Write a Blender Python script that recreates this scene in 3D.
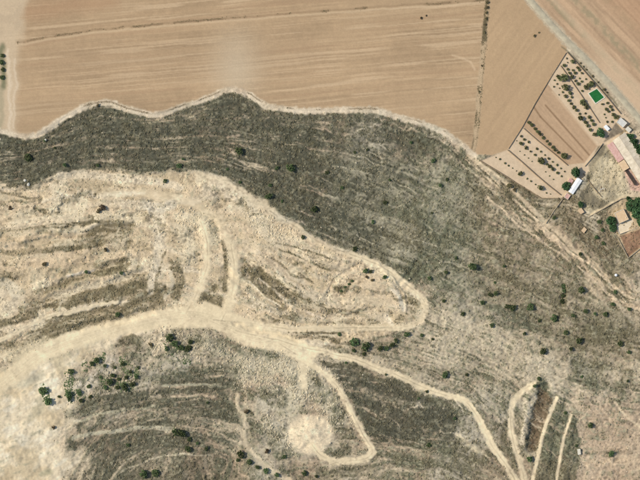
import bpy, bmesh, math, random
import numpy as np
from mathutils import Vector

# ------------------------------------------------------------------ camera, sky, sun, exposure
for o in list(bpy.data.objects):
    bpy.data.objects.remove(o)
scene = bpy.context.scene
col = scene.collection
R = math.radians
CAM_H = 2500.0
cam_d = bpy.data.cameras.new('camera'); cam = bpy.data.objects.new('camera', cam_d); col.objects.link(cam)
cam.location = (0, 0, CAM_H); cam.rotation_euler = (0, 0, 0)
cam_d.sensor_fit = 'HORIZONTAL'; cam_d.angle = 2*math.atan(320/CAM_H)
cam_d.clip_start = 10; cam_d.clip_end = 9000
scene.camera = cam
scene.render.resolution_x = 1024; scene.render.resolution_y = 768

SUN_EL = R(44); SHX, SHY = 0.982, -0.19           # shadows fall to the right and a little down
w = bpy.data.worlds.new('World'); scene.world = w; w.use_nodes = True
nt = w.node_tree; bg = nt.nodes['Background']
sky = nt.nodes.new('ShaderNodeTexSky'); sky.sky_type = 'NISHITA'; sky.sun_disc = False
sky.sun_elevation = SUN_EL; sky.sun_rotation = math.atan2(-SHX, -SHY)
nt.links.new(sky.outputs[0], bg.inputs[0]); bg.inputs[1].default_value = 0.13
sun_d = bpy.data.lights.new('sun', 'SUN'); sun = bpy.data.objects.new('sun', sun_d); col.objects.link(sun)
sun_d.energy = 3.3; sun_d.angle = R(0.5); sun_d.color = (1.0, 0.95, 0.88)
dv = Vector((SHX*math.cos(SUN_EL), SHY*math.cos(SUN_EL), -math.sin(SUN_EL)))
sun.rotation_euler = dv.to_track_quat('-Z', 'Y').to_euler(); sun.location = (-600, 250, 700)
vs = scene.view_settings
scene.display_settings.display_device = 'sRGB'
vs.view_transform = 'Standard'; vs.look = 'None'; vs.gamma = 1; vs.use_curve_mapping = False
vs.exposure = 0.15

# ------------------------------------------------------------------ numeric helpers
rng = np.random.default_rng(7); random.seed(7)
def lin(c):
    c = np.asarray(c, float)/255.0
    return np.where(c <= 0.04045, c/12.92, ((c+0.055)/1.055)**2.4)
def _hash(ix, iy, seed):
    h = (ix*374761393 + iy*668265263 + seed*974711) & 0xFFFFFFFF
    h = ((h ^ (h >> 13))*1274126177) & 0xFFFFFFFF
    return ((h ^ (h >> 16)) & 0xFFFFFF)/float(0xFFFFFF)
def vnoise(x, y, seed=0):
    x = np.asarray(x, float); y = np.asarray(y, float)
    ix = np.floor(x).astype(np.int64); iy = np.floor(y).astype(np.int64)
    fx = x-ix; fy = y-iy
    fx = fx*fx*fx*(fx*(fx*6-15)+10); fy = fy*fy*fy*(fy*(fy*6-15)+10)
    a = _hash(ix, iy, seed); b = _hash(ix+1, iy, seed); c = _hash(ix, iy+1, seed); d = _hash(ix+1, iy+1, seed)
    return (a*(1-fx)+b*fx)*(1-fy)+(c*(1-fx)+d*fx)*fy
def fbm(x, y, sc, octv=4, seed=0, gain=0.5):
    s = 0; a = 1; t = 0; x = x/sc; y = y/sc
    for o in range(octv):
        s = s+a*vnoise(x, y, seed+o*17); t += a; a *= gain
        x, y = 1.62*x+1.18*y+3.1, -1.18*x+1.62*y+7.7
    return s/t                                    # mean 0.5
def sstep(a, b, x):
    t = np.clip((x-a)/(b-a), 0, 1); return t*t*(3-2*t)
def lerp(a, b, m): return a+(b-a)*m

STEP = 0.8
us = np.arange(-20, 660+1e-6, STEP); vsx = np.arange(-20, 500+1e-6, STEP)
NU, NV = len(us), len(vsx)
U, V = np.meshgrid(us, vsx)                      # [NV,NU], photo pixel = metre; x = u-320, y = 240-v
n1 = fbm(U, V, 14, 4, 11)-0.5; n2 = fbm(U, V, 14, 4, 77)-0.5
UW = U+9*n1; VW = V+9*n2                         # ragged natural edges
UT = U+2.2*n1; VT = V+2.2*n2                     # slightly uneven track edges

UM = U+4.5*n1; VM = V+4.5*n2
nr1 = vnoise(U/2.6, V/2.6, 81)-0.5; nr2 = vnoise(U/2.6, V/2.6, 82)-0.5
nx1 = fbm(U, V, 22, 3, 83)-0.5; nx2 = fbm(U, V, 22, 3, 84)-0.5
UX = U+38*nx1+6*n1; VX = V+26*nx2+6*n2
UR = U+3.0*n1+2.0*nr1; VR = V+3.0*n2+2.0*nr2
def dist_line(pts, UU, VV, pad, wl=None):
    """distance to a polyline (inf outside pad) and interpolated width"""
    D = np.full(UU.shape, 1e9)
    P = np.array(pts, float)
    for i in range(len(P)-1):
        a, b = P[i], P[i+1]
        u0, u1 = min(a[0], b[0])-pad-8, max(a[0], b[0])+pad+8; v0, v1 = min(a[1], b[1])-pad-8, max(a[1], b[1])+pad+8
        j0 = max(0, int((u0+20)/STEP)); j1 = min(NU, int((u1+20)/STEP)+2); i0 = max(0, int((v0+20)/STEP)); i1 = min(NV, int((v1+20)/STEP)+2)
        if j1 <= j0 or i1 <= i0: continue
        x = UU[i0:i1, j0:j1]; y = VV[i0:i1, j0:j1]
        d = b-a; L = (d**2).sum()+1e-9
        t = np.clip(((x-a[0])*d[0]+(y-a[1])*d[1])/L, 0, 1)
        dd = np.hypot(x-a[0]-t*d[0], y-a[1]-t*d[1])
        if len(a) > 2: dd = dd-(a[2]+(b[2]-a[2])*t)
        D[i0:i1, j0:j1] = np.minimum(D[i0:i1, j0:j1], dd)
    return D
def smooth_pts(pts, it=2):
    P = [np.array(p, float) for p in pts]
    for _ in range(it):
        Q = [P[0]]
        for a, b in zip(P[:-1], P[1:]):
            Q += [a*0.75+b*0.25, a*0.25+b*0.75]
        Q.append(P[-1]); P = Q
    return P
def line_mask(pts, hw, fe, kind='W', it=2):
    UU, VV = {'W': (UW, VW), 'T': (UT, VT), 'N': (U, V), 'M': (UM, VM), 'R': (UR, VR), 'X': (UX, VX)}[kind]
    P = smooth_pts(pts, it) if it else pts
    D = dist_line(P, UU, VV, hw+fe+3)
    return 1-sstep(hw-fe*0.5, hw+fe*0.5, D)
def poly_mask(pts, fe, kind='W'):
    UU, VV = {'W': (UW, VW), 'T': (UT, VT), 'N': (U, V), 'M': (UM, VM), 'R': (UR, VR), 'X': (UX, VX)}[kind]
    P = list(pts)+[pts[0]]
    inside = np.zeros(U.shape, bool)
    for (x0, y0), (x1, y1) in zip(P[:-1], P[1:]):
        if y0 == y1: continue
        c = ((y0 > VV) != (y1 > VV)) & (UU < (x1-x0)*(VV-y0)/(y1-y0)+x0)
        inside ^= c
    D = dist_line(P, UU, VV, fe+2)
    sd = np.where(inside, D, -D)
    return sstep(-fe*0.5, fe*0.5, sd)

# ------------------------------------------------------------------ outlines read off the place (metres)
EDGE = [(-30,128),(0,130),(20,135),(37,136),(50,127),(65,117),(85,107),(100,102),(112,103),(130,110),(150,115),(165,112),(185,105),(210,97),(225,90),(237,89),(250,95),(265,105),(280,108),(320,111),(350,110),(372,108),(395,116),(420,122),(445,132),(460,142),(474,154)]
RIM = [(-30,188),(0,186),(30,187),(55,175),(100,169),(150,175),(195,172),(225,180),(250,200),(270,214),(300,229),(322,244),(350,254),(377,263),(397,275)]
PLOT_LEFT = [(566,52),(547,83),(535,103),(522,127),(507,150)]
ROAD = [(505,-28),(530,1),(547,21),(567,42),(587,61),(605,80),(622,100),(640,121),(675,162)]
T1 = [(-30,402),(0,386),(30,362),(55,346),(90,336),(130,325),(165,317),(200,314),(222,323),(245,336),(272,342),(300,349)]
T1A = [(235,331),(270,338),(300,347),(320,351),(350,358),(385,371),(420,386),(445,396),(463,399),(473,408),(485,432),(498,455),(512,471),(524,500)]
TB = [(280,345),(306,360),(325,375),(337,386),(347,403),(357,423),(367,441),(375,452),(367,460),(352,462),(335,462),(320,457),(312,446)]
T2U = [(352,255),(345,252),(320,243),(295,227),(270,211)]
T2 = [(213,320),(235,322),(262,325),(290,330),(320,328),(350,328),(380,328),(405,329),(420,321),(426,310),(424,299),(410,287),(395,275),(375,263),(350,254)]
RIMT = [(270,211),(250,196),(225,182),(200,176)]
T3A = [(186,314),(195,298),(203,280),(207,264),(208,250),(206,236),(200,222)]
T3B = [(221,322),(229,306),(234,284),(234,262),(231,244)]
T3C = [(231,244),(224,226),(212,211),(192,201),(165,196),(130,193),(105,194)]
T4 = [(-30,352),(0,340),(15,332),(32,324),(50,316),(70,312),(95,306),(117,302)]
TC = [(534,384),(518,394),(511,410),(511,430),(515,447),(521,462),(526,482),(530,502)]
TD = [(557,398),(547,422),(540,450),(534,478),(530,502)]
TE = [(572,415),(565,437),(560,460),(555,502)]
TF = [(616,403),(625,416),(640,427),(665,444)]
T7 = [(297,350),(302,366),(303,386)]
T8 = [(236,392),(240,412),(244,430),(246,447),(257,462),(275,475),(300,492)]
TLOW = [(476,162),(490,171),(507,184),(525,202),(545,222),(560,236),(580,254)]
FARMTRACK = [(590,214),(600,208),(610,202),(621,197),(630,195),(640,196)]

# ------------------------------------------------------------------ slope field by relaxation between contour lines
cs = 4.0
cu = np.arange(-20, 660+1, cs); cvv = np.arange(-20, 500+1, cs)
PH = np.full((len(cvv), len(cu)), 110.0); FIX = np.zeros(PH.shape, bool)
CUm, CVm = np.meshgrid(cu, cvv)
def fix_line(pts, lv0, lv1=None):
    lv1 = lv0 if lv1 is None else lv1
    P = [np.array(p[:2], float) for p in pts]
    L = sum(np.hypot(*(b-a)) for a, b in zip(P[:-1], P[1:])); s = 0
    for a, b in zip(P[:-1], P[1:]):
        d = np.hypot(*(b-a)); k = max(2, int(d/2))
        for t in np.linspace(0, 1, k):
            p = a+(b-a)*t; j = int(round((p[0]+20)/cs)); i = int(round((p[1]+20)/cs))
            if 0 <= i < PH.shape[0] and 0 <= j < PH.shape[1]:
                PH[i, j] = lv0+(lv1-lv0)*(s+d*t)/L; FIX[i, j] = True
        s += d
def fix_poly(pts, lv):
    P = list(pts)+[pts[0]]; ins = np.zeros(PH.shape, bool)
    for (x0, y0), (x1, y1) in zip(P[:-1], P[1:]):
        if y0 == y1: continue
        ins ^= ((y0 > CVm) != (y1 > CVm)) & (CUm < (x1-x0)*(CVm-y0)/(y1-y0)+x0)
    PH[ins] = lv; FIX[ins] = True
fix_poly([(-40,-40),(700,-40),(700,235),(640,240),(600,210),(560,200),(540,200),(507,178),(478,164)]+[(p[0], p[1]-3) for p in EDGE[::-1]], 0)
fix_line(RIM, 70, 95)
fix_line([(397,275),(440,300),(500,330),(560,370),(640,400)], 95, 120)
fix_line([(560,225),(600,265),(640,300)], 40)
fix_line([(-20,204),(0,202),(80,194),(130,191),(200,198)], 85)
fix_line([(-20,236),(0,233),(60,226),(120,217),(150,213)], 105)
fix_line([(-20,268),(0,264),(60,256),(100,246),(140,240)], 122)
fix_line(T4, 140, 138)
fix_line(T1, 165, 158)
fix_line(T2[:8], 150, 135); fix_line([(240,240),(270,262),(310,290),(350,310)], 115)
fix_line(T1A[2:], 165, 205)
fix_line([(66,412),(100,392),(150,380),(190,372),(230,372)], 185)
fix_line([(70,450),(100,420),(150,402),(200,398),(236,402)], 205)
fix_line([(88,480),(105,446),(150,426),(200,426),(240,440)], 225)
fix_line([(110,500),(130,470),(170,452),(230,460)], 245)
fix_line([(345,395),(380,418),(430,432),(460,438)], 200); fix_line([(300,470),(380,462),(440,470),(480,490)], 235)
fix_line([(-20,500),(60,500)], 215); fix_line([(300,500),(500,500)], 255); fix_line([(600,500),(660,470)], 170)
W8 = PH.copy()
for it in range(2500):
    A = np.pad(PH, 1, mode='edge')
    N = 0.25*(A[:-2, 1:-1]+A[2:, 1:-1]+A[1:-1, :-2]+A[1:-1, 2:])
    PH = np.where(FIX, PH, N)
for it in range(3):
    A = np.pad(PH, 1, mode='edge'); PH = 0.5*PH+0.125*(A[:-2, 1:-1]+A[2:, 1:-1]+A[1:-1, :-2]+A[1:-1, 2:])
def bil(G, u, v, st):
    x = np.clip((np.asarray(u, float)+20)/st, 0, G.shape[1]-1.001); y = np.clip((np.asarray(v, float)+20)/st, 0, G.shape[0]-1.001)
    j = x.astype(int); i = y.astype(int); fx = x-j; fy = y-i
    return (G[i, j]*(1-fx)+G[i, j+1]*fx)*(1-fy)+(G[i+1, j]*(1-fx)+G[i+1, j+1]*fx)*fy
PHI = bil(PH, U, V, cs)
ZB = np.interp(PHI, [0, 3, 12, 70, 150, 260], [5, 4.9, 3.5, 0, -8, -12])

# ------------------------------------------------------------------ zone masks
m_farmland = poly_mask([(-40,-40),(700,-40),(700,60),(640,121),(622,100),(587,61),(566,45),(566,52)]+PLOT_LEFT[1:]+[(492,155),(474,154)]+EDGE[::-1], 1.6, 'T')
m_plots = poly_mask(PLOT_LEFT+[(480,161),(500,173),(530,191),(541,198),(562,198),(575,186),(598,160),(622,131),(630,122)], 1.5, 'N')
m_edge = line_mask([(p[0], p[1]+0.5) for p in EDGE], 2.9, 3.0, 'R')
tr = {}
def trk(key, pts, hw, fe=2.5, kind='T'):
    tr[key] = line_mask(pts, hw, fe, kind)
trk('T1', T1, 8.5, 5, 'R'); trk('T1A', T1A, 3.2, 2.2, 'R'); trk('TB', TB, 3.2, 2.4, 'R'); trk('T2', T2, 3.0, 3, 'R'); trk('T2U', T2U, 3.0, 4, 'M'); trk('RIMT', RIMT, 4.5, 7, 'W')
trk('T3A', T3A, 4.2, 6, 'M'); trk('T3B', T3B, 4.8, 6, 'M'); trk('T3C', T3C, 4.2, 7, 'W'); trk('T4', T4, 1.7, 2.2, 'R'); trk('TC', TC, 2.8, 3, 'R'); trk('TD', TD, 1.6, 2)
trk('TE', TE, 1.2, 2); trk('TF', TF, 1.0, 2); trk('T7', T7, 3.8, 5, 'M'); trk('T8', T8, 1.6, 3, 'W'); trk('TLOW', TLOW, 1.6, 3)
trk('FT', FARMTRACK, 1.5, 1)
junction = np.maximum(poly_mask([(170,312),(205,302),(240,316),(300,340),(320,352),(310,368),(280,352),(240,345),(215,328),(160,328)], 5, 'T'), 0)
tr['T1'] = np.maximum(tr['T1'], junction)
paleW = poly_mask([(-40,395),(20,362),(60,346),(110,338),(112,352),(86,362),(66,384),(62,402),(70,422),(58,440),(74,458),(58,472),(70,500),(-40,500)], 22, 'X')
m_road = line_mask(ROAD, 8.5, 3, 'T')
m_track = np.zeros(U.shape)
for k in tr: m_track = np.maximum(m_track, tr[k])
quarry = poly_mask([(p[0], p[1]) for p in RIM[:14]]+[(426,300),(424,322),(320,350),(215,320),(90,345),(-40,370)], 8, 'W')
flat = np.maximum.reduce([m_farmland, m_plots, m_road])

# ------------------------------------------------------------------ relief
n40 = fbm(U, V, 45, 3, 5)-0.5; n12 = fbm(U, V, 13, 3, 6)-0.5; n4 = fbm(U, V, 4.5, 2, 8)-0.5; n2f = fbm(U, V, 2.0, 2, 9)-0.5
stri = vnoise(PHI/5.5+1.3*n12, U/60, 21)*0.55+vnoise(PHI/2.3+1.5*n12, U/45, 22)*0.45-0.5
stri_f = vnoise(PHI/1.5+2*n12, (U+V)/30, 23)-0.5
def blur(G, n):
    for _ in range(n):
        A = np.pad(G, 1, mode='edge'); G = (A[:-2, 1:-1]+A[2:, 1:-1]+A[1:-1, :-2]+A[1:-1, 2:]+4*G)/8
    return G
m_trs = blur(m_track, 6)
fl1 = vnoise(PHI/1.25+1.4*n12, (U+0.3*V)/5.0, 301); fl2 = vnoise(U/1.5+0.4*V, V/1.5, 302); fl3 = vnoise(U/3.1-0.3*V, V/2.7+0.2*U, 303)
rdg = 1-np.abs(2*vnoise(U/3.4+n4*3, V/3.4, 304)-1)
smo = np.clip(0.9*sstep(1.05, 0.8, np.hypot((UX*0.15+UM*0.85-311)/25, (VX*0.15+VM*0.85-436)/22))+0.85*paleW+quarry*sstep(0.46, 0.62, fbm(U, V, 24, 3, 305))*0.8, 0, 1)
rough = (1-flat)*(1-0.92*m_trs)*(1-0.5*m_edge); rf = 1-0.8*smo
Z = ZB+rough*(2.6*n40+1.7*n12+0.8*n4+0.42*n2f+1.1*stri+0.25*stri_f+rf*(1-0.35*quarry)*(0.5*(fl2-0.5)+0.5*(fl1-0.5)+0.6*(fl3-0.5)+0.5*(rdg-0.5)*quarry))+flat*(0.5*n40+0.06*n2f)
ter = ZB+1.0*n12+0.5*n4+1.2*n40; stp = 1.7; tfr = ter/stp-np.floor(ter/stp)
zt = (np.floor(ter/stp)+sstep(0.66, 1.0, tfr))*stp
tq_ = quarry*(1-m_trs)*sstep(0.40, 0.56, fbm(U, V, 40, 2, 306)+0.12*(U < 200))
Z += tq_*(zt-ter)*1.0
def relief(pts, hw, fe, amp, kind='W'):
    global Z
    Z = Z+amp*line_mask(pts, hw, fe, kind)
relief([(p[0], p[1]-2) for p in EDGE[3:-1]], 1.3, 3, 0.7, 'T')
relief([(546,388),(543,405),(537,428),(532,452)], 4.5, 6, -2.2)
relief([(535,388),(530,402),(527,425),(524,445)], 3.5, 7, 1.8)
relief([(563,284),(563,292),(562,302)], 1.8, 3, -1.8)
relief([(374,262),(394,278),(404,292),(404,312)], 1.2, 2, 0.9)
relief([(356,264),(340,276),(330,290)], 2.0, 3, -1.2)
relief([(235,324),(262,331),(290,338),(325,341),(345,346)], 1.8, 3, -1.3)
relief([(560,398),(553,425),(546,455),(542,480)], 3.5, 3, 0.9)
relief([(574,420),(571,445),(566,480)], 3.2, 3, 0.9)
relief([(425,222),(432,245),(420,262),(402,282)], 2.0, 4, -0.9)
relief([(442,240),(432,262),(408,285)], 1.6, 4, -0.7)
for L in ([(60,285),(85,276),(105,268),(125,262)],[(45,300),(75,292),(110,282),(140,272)],[(70,330),(110,322),(150,312)],[(0,250),(50,242),(90,232),(128,228)],[(225,270),(245,285),(262,297),(285,308)],[(250,262),(275,282),(300,300)]):
    relief(L, 3.2, 5, -1.5); relief([(a, b-6) for a, b in L], 2.0, 4, 0.8)
Z += 3.0*np.exp(-(((UW-311)/15)**2+((VW-436)/13)**2)**1.5)
Z += 2.4*np.exp(-(((UW-204)/14)**2+((VW-349)/12)**2))+1.8*np.exp(-(((UW-165)/13)**2+((VW-345)/9)**2))
Z += poly_mask([(370,275),(396,282),(402,312),(375,318),(345,305),(345,290)], 6)*1.4
ZTOP = 4.9
Z = lerp(Z, ZTOP+0.25*n40+0.05*n2f, m_plots)
Z = lerp(Z, ZTOP, line_mask(ROAD, 12, 4, 'N'))
Z = lerp(Z, np.minimum(Z, ZTOP+0.1), flat)
def zat(u, v): return float(bil(Z, u, v, STEP))

# ------------------------------------------------------------------ ground cover density and soil colour
S = np.full(U.shape, 0.5)                        # dry scrub density
def setS(m, val):
    global S
    S = lerp(S, val, m)
setS(poly_mask([(480,162),(540,215),(590,262),(650,320),(650,345),(560,330),(470,290),(430,300),(395,272),(320,244),(320,110),(372,112),(440,135),(470,155)], 25), 0.73)
setS(poly_mask([(320,110),(372,112),(440,135),(430,156),(400,190),(320,190)], 26), 0.95)
setS(poly_mask(EDGE[:20]+[(326,235),(300,229)]+RIM[:10][::-1], 7), 1.02)
setS(poly_mask([(320,160),(350,165),(385,262),(335,250),(310,236)], 24), 0.9)
setS(line_mask([(320,222),(345,230),(368,240),(385,255)], 6, 8), 0.97)
for L, hw, val in [([(412,180),(418,215),(436,240),(420,262),(402,280)],4.5,1.0),([(446,228),(438,258),(414,284)],3,0.95),([(388,150),(420,178),(455,205),(480,222)],6,0.86),([(330,196),(370,208),(405,216),(420,226)],4,0.92),([(350,178),(395,192),(430,200)],3,0.88),([(480,275),(520,282),(556,300)],8,0.84),([(500,318),(545,328),(600,336)],6,0.86),([(588,268),(610,285),(634,296)],5,0.7),([(455,300),(480,316),(505,326)],4,0.6)]:
    setS(line_mask(L, hw, hw*2.2, 'W'), val)
setS(line_mask([(418,205),(432,240),(418,262),(404,280)], 3.0, 6), 0.9); setS(line_mask([(443,235),(434,260),(410,284)], 2.2, 5), 0.85)
setS(poly_mask([(480,285),(540,272),(600,300),(640,320),(650,345),(575,352),(500,318)], 22), 0.78)
setS(poly_mask([(428,300),(470,318),(540,350),(600,362),(650,366),(650,400),(575,398),(520,385),(440,370),(400,340)], 18), 0.30)
setS(poly_mask([(300,345),(345,335),(400,342),(450,372),(520,384),(470,394),(420,382),(350,352)], 10), 0.42)
setS(poly_mask([(484,160),(540,214),(600,268),(650,310),(650,270),(590,240),(560,212)], 14), 0.40)
setS(poly_mask([(575,400),(650,390),(650,520),(575,520)], 34), 0.24)
setS(poly_mask([(600,385),(650,380),(650,412),(610,410)], 12), 0.5)
setS(poly_mask([(575,355),(610,355),(606,390),(570,384)], 12), 0.62)
setS(quarry, 0.07)
setS(poly_mask([(230,250),(300,262),(345,292),(345,322),(262,320),(240,300)], 12), 0.24)
setS(poly_mask([(322,362),(350,362),(400,384),(448,403),(459,416),(460,438),(420,444),(380,448),(364,425),(350,398),(338,378)], 5), 1.05)
setS(poly_mask([(378,440),(462,438),(480,460),(500,500),(300,500),(320,466),(372,463)], 9), 0.68)
setS(poly_mask([(240,360),(330,370),(365,445),(330,470),(250,462),(236,400)], 10), 0.27)
setS(poly_mask([(66,414),(84,402),(110,394),(150,384),(180,373),(229,371),(235,400),(242,440),(236,470),(200,500),(78,500),(60,486),(80,470),(66,452),(84,436),(68,426)], 10, 'X'), 0.84)
setS(line_mask([(90,412),(130,398),(165,394)], 7, 10), 0.95); setS(line_mask([(172,380),(232,378)], 9, 10), 0.92); setS(line_mask([(175,400),(235,405)], 10, 12), 0.85)
setS(line_mask([(96,480),(105,460),(120,444),(150,432)], 4, 7), 0.95); setS(line_mask([(178,470),(215,464),(238,476)], 9, 12), 0.85)
setS(line_mask([(150,418),(190,420),(225,425)], 4, 8), 0.6); setS(line_mask([(75,440),(90,420),(130,412)], 4, 8), 0.62)
for L, hw, val in [([(60,285),(85,276),(105,268),(125,262)],4,0.9),([(30,300),(55,294),(80,292),(110,285),(140,277)],6,0.62),([(45,330),(80,328),(115,318),(155,308)],7,0.72),
        ([(30,335),(60,332),(90,330)],4,0.8),([(92,236),(110,226),(128,226)],5,0.75),([(0,252),(40,247),(90,240),(130,240)],3,0.55),([(0,276),(22,276)],3,0.8),([(0,348),(20,342),(40,336)],4,0.7),
        ([(0,206),(20,202),(40,200)],2.5,0.7),([(60,188),(95,182),(125,188)],4,0.42),([(100,300),(150,296),(160,288)],6,0.65),([(172,262),(178,282),(170,300)],5,0.5),([(198,298),(214,300),(208,308)],5,0.75),
        ([(225,243),(227,262),(226,280)],2.2,0.65),([(212,290),(222,280)],4,0.55),([(240,270),(252,280),(268,295),(282,305)],3.4,0.9),([(258,270),(275,285),(292,298)],3.6,0.75),([(275,318),(295,315)],4,0.6),
        ([(234,321.5),(262,328),(290,336),(320,338),(340,340)],1.6,0.95),([(300,345),(320,352)],2,0.7),([(345,345),(365,348),(392,346),(400,338)],3,0.75),([(345,250),(365,258),(385,262)],2,0.6),
        ([(396,290),(410,300),(412,315),(400,322)],5,0.6),([(355,310),(375,320),(340,322)],2.5,0.6),([(336,290),(352,280)],2.5,0.8),([(310,256),(330,268),(350,272)],2.5,0.45),
        ([(300,300),(330,312)],5,0.5),([(165,342),(180,348),(196,342)],7,0.85),([(98,372),(120,366),(138,372),(134,388),(118,392),(100,386)],4,0.65),([(60,392),(75,395),(90,394)],4,0.6),([(150,338),(150,350)],4,0.6),
        ([(255,398),(270,390),(282,402)],6,0.8),([(252,440),(275,430),(280,455)],9,0.85),([(335,425),(350,440),(345,455),(325,455)],7,0.85),([(318,392),(335,402),(340,415)],7,0.65),
        ([(544,390),(541,405),(536,428),(531,448)],4.6,0.8),([(562,402),(555,425),(549,452),(545,485)],4.2,0.78),([(575,420),(571,445),(567,485)],3.4,0.85),([(505,388),(505,410),(506,440),(514,462)],1.6,0.75),([(518,408),(516,430),(520,446)],1.2,0.6),  # first stroke puts the trench slope's shade into the scrub density
        ([(485,398),(495,405),(495,430)],5,0.5),([(456,402),(466,408),(462,424),(458,438)],3,0.7),([(440,396),(456,403)],1.5,0.8),([(482,420),(492,446),(506,468)],1.4,0.7),
        ([(480,166),(500,176),(528,194),(540,201)],2.4,0.9),([(505,172),(520,192),(540,208)],5,0.75),([(565,205),(585,215),(600,232),(610,250)],12,0.78),([(575,235),(600,250),(620,268)],10,0.62)]:
    setS(line_mask(L, hw, hw*1.1+1.5), val)

# finer linear features: dark brushy banks, a trench slope's painted shade and pale worn lips, read off in local frames (ox, oy, scale)
def loc(ox, oy, sc_, L): return [(ox+x/sc_, oy+y/sc_) for x, y in L]
FR = {'A': (0, 160, 2.667), 'B': (200, 180, 2.667), 'C': (0, 300, 2.667), 'E': (430, 320, 3.04), 'G': (400, 140, 2.667), 'H': (220, 320, 3.04)}
DARK = [('A',1.4,.95,[(0,85),(60,100),(110,100)]),('A',1.2,.55,[(190,70),(260,75),(330,85)]),('A',2.4,.85,[(0,188),(60,182),(130,180),(200,172),(260,162)]),('A',6.5,.85,[(210,215),(260,195),(300,182),(340,182)]),('A',2,.7,[(260,215),(310,207),(340,200)]),
 ('A',3.2,.88,[(0,246),(70,247),(130,242),(190,236),(240,226),(300,216)]),('A',1.6,.8,[(0,305),(40,300),(52,312)]),('A',3.4,1.15,[(100,352),(160,336),(220,320),(270,300),(330,292)]),('A',3,.9,[(250,285),(300,275),(330,265)]),
 ('A',6,1.05,[(180,382),(230,364),(290,352),(350,342),(400,330)]),('A',5,.9,[(60,402),(120,387),(180,377)]),('A',9,.95,[(140,440),(220,430),(300,412),(380,392),(420,377)]),('A',2.2,.95,[(100,455),(130,465),(145,470)]),('A',4,.9,[(0,440),(50,425),(90,412)]),
 ('A',1.4,.8,[(440,245),(428,290),(412,330)]),('A',5,.75,[(470,290),(480,330),(470,370)]),('A',2.4,.95,[(600,225),(605,300),(598,350)]),('A',7,.95,[(545,370),(580,382)]),('A',1,.95,[(500,105),(540,120),(575,155),(600,200)]),('A',1.2,.55,[(60,130),(120,135),(180,140)]),
 ('A',1.6,.6,[(40,330),(48,350)]),('A',1.4,.6,[(360,240),(372,270),(365,300)]),
 ('B',3,.95,[(120,240),(150,250),(180,290),(210,325)]),('B',5,.9,[(150,240),(190,270),(225,295),(260,315)]),('B',4,.7,[(250,320),(290,325)]),('B',2.4,.72,[(320,335),(350,355)]),('B',1.7,.95,[(90,378),(140,383),(200,395),(260,405),(330,412),(380,405)]),
 ('B',2.6,.9,[(280,455),(320,460),(380,475)]),('B',2.4,.98,[(380,300),(395,280),(410,265)]),('B',1.6,.75,[(380,345),(420,355),(470,375),(480,380),(430,383),(380,380)]),('B',1.3,.85,[(200,165),(240,175),(290,190),(340,205),(400,220)]),('B',1.1,.8,[(210,185),(260,205),(300,225),(350,240)]),
 ('B',1.2,.85,[(190,210),(240,250),(300,275)]),('B',3.6,1.2,[(320,125),(370,145),(430,172),(500,212)]),('B',1.8,1.15,[(400,130),(460,140),(520,150),(560,170)]),('B',3,1.2,[(545,265),(580,225),(590,200),(580,160)]),('B',2.4,1.15,[(560,270),(620,220),(645,190),(630,160)]),
 ('B',6,.62,[(560,330),(570,350),(560,370)]),('B',3,.8,[(480,445),(510,440),(530,420)]),('B',1.2,.6,[(230,300),(260,330),(300,345)]),
 ('C',4,.86,[(215,300),(270,290),(340,275),(420,265)]),('C',4,.82,[(240,325),(300,320),(360,310),(430,305)]),('C',3,.95,[(430,210),(440,240),(455,300)]),('C',5,.9,[(470,190),(540,190),(610,195)]),('C',4,.85,[(470,250),(540,255),(600,255)]),('C',4,.9,[(580,215),(600,290)]),
 ('C',4,.9,[(255,445),(290,412),(340,392),(400,376)]),('C',2.2,.8,[(260,470),(300,442),(350,427),(450,397)]),('C',8,.82,[(440,445),(510,430),(560,445)]),('C',3,.8,[(440,110),(470,130),(500,150)]),('C',4,.72,[(355,110),(360,150),(385,160)]),
 ('E',2.4,.66,[(130,165),(190,180),(250,195)]),('E',6.5,.98,[(343,205),(355,240),(332,310),(312,385)]),('E',6.5,.92,[(370,290),(360,360),(345,480)]),('E',5.5,.95,[(430,330),(420,400),(408,480)]),('E',1.0,.85,[(245,240),(235,300),(245,380),(265,440)]),('E',1,.75,[(270,300),(275,350),(285,390)]),  # second stroke darkens the trench slope as its shade
 ('E',6,.66,[(480,180),(500,210)]),('E',3.5,.8,[(440,130),(480,150),(530,140)]),('E',4,.7,[(95,260),(100,310),(90,350)]),('E',1.0,.85,[(130,240),(150,290),(190,370),(240,440)]),('E',2,.6,[(480,410),(560,400),(620,405)]),('E',1,.7,[(230,200),(225,240)]),
 ('G',2,.9,[(215,65),(260,85),(310,110),(360,140),(390,150)]),('G',3.5,.72,[(230,90),(290,130),(350,180),(380,210)]),('G',2.0,.95,[(430,380),(440,400),(436,425)]),('G',5,.75,[(480,190),(520,240),(560,290)]),('G',4,.78,[(550,200),(570,260),(600,310)]),('G',1.6,.8,[(500,115),(530,150),(555,175)]),('G',3,.7,[(510,60),(500,90),(520,110)]),
 ('H',3,.75,[(90,215),(130,230),(160,260)]),('H',5,.8,[(85,290),(110,340),(150,350)]),('H',4,.82,[(320,350),(335,385),(310,395)]),('H',3,.7,[(275,165),(300,190),(290,200)]),('H',3,.75,[(360,370),(400,380),(390,410),(350,415)])]
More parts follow.
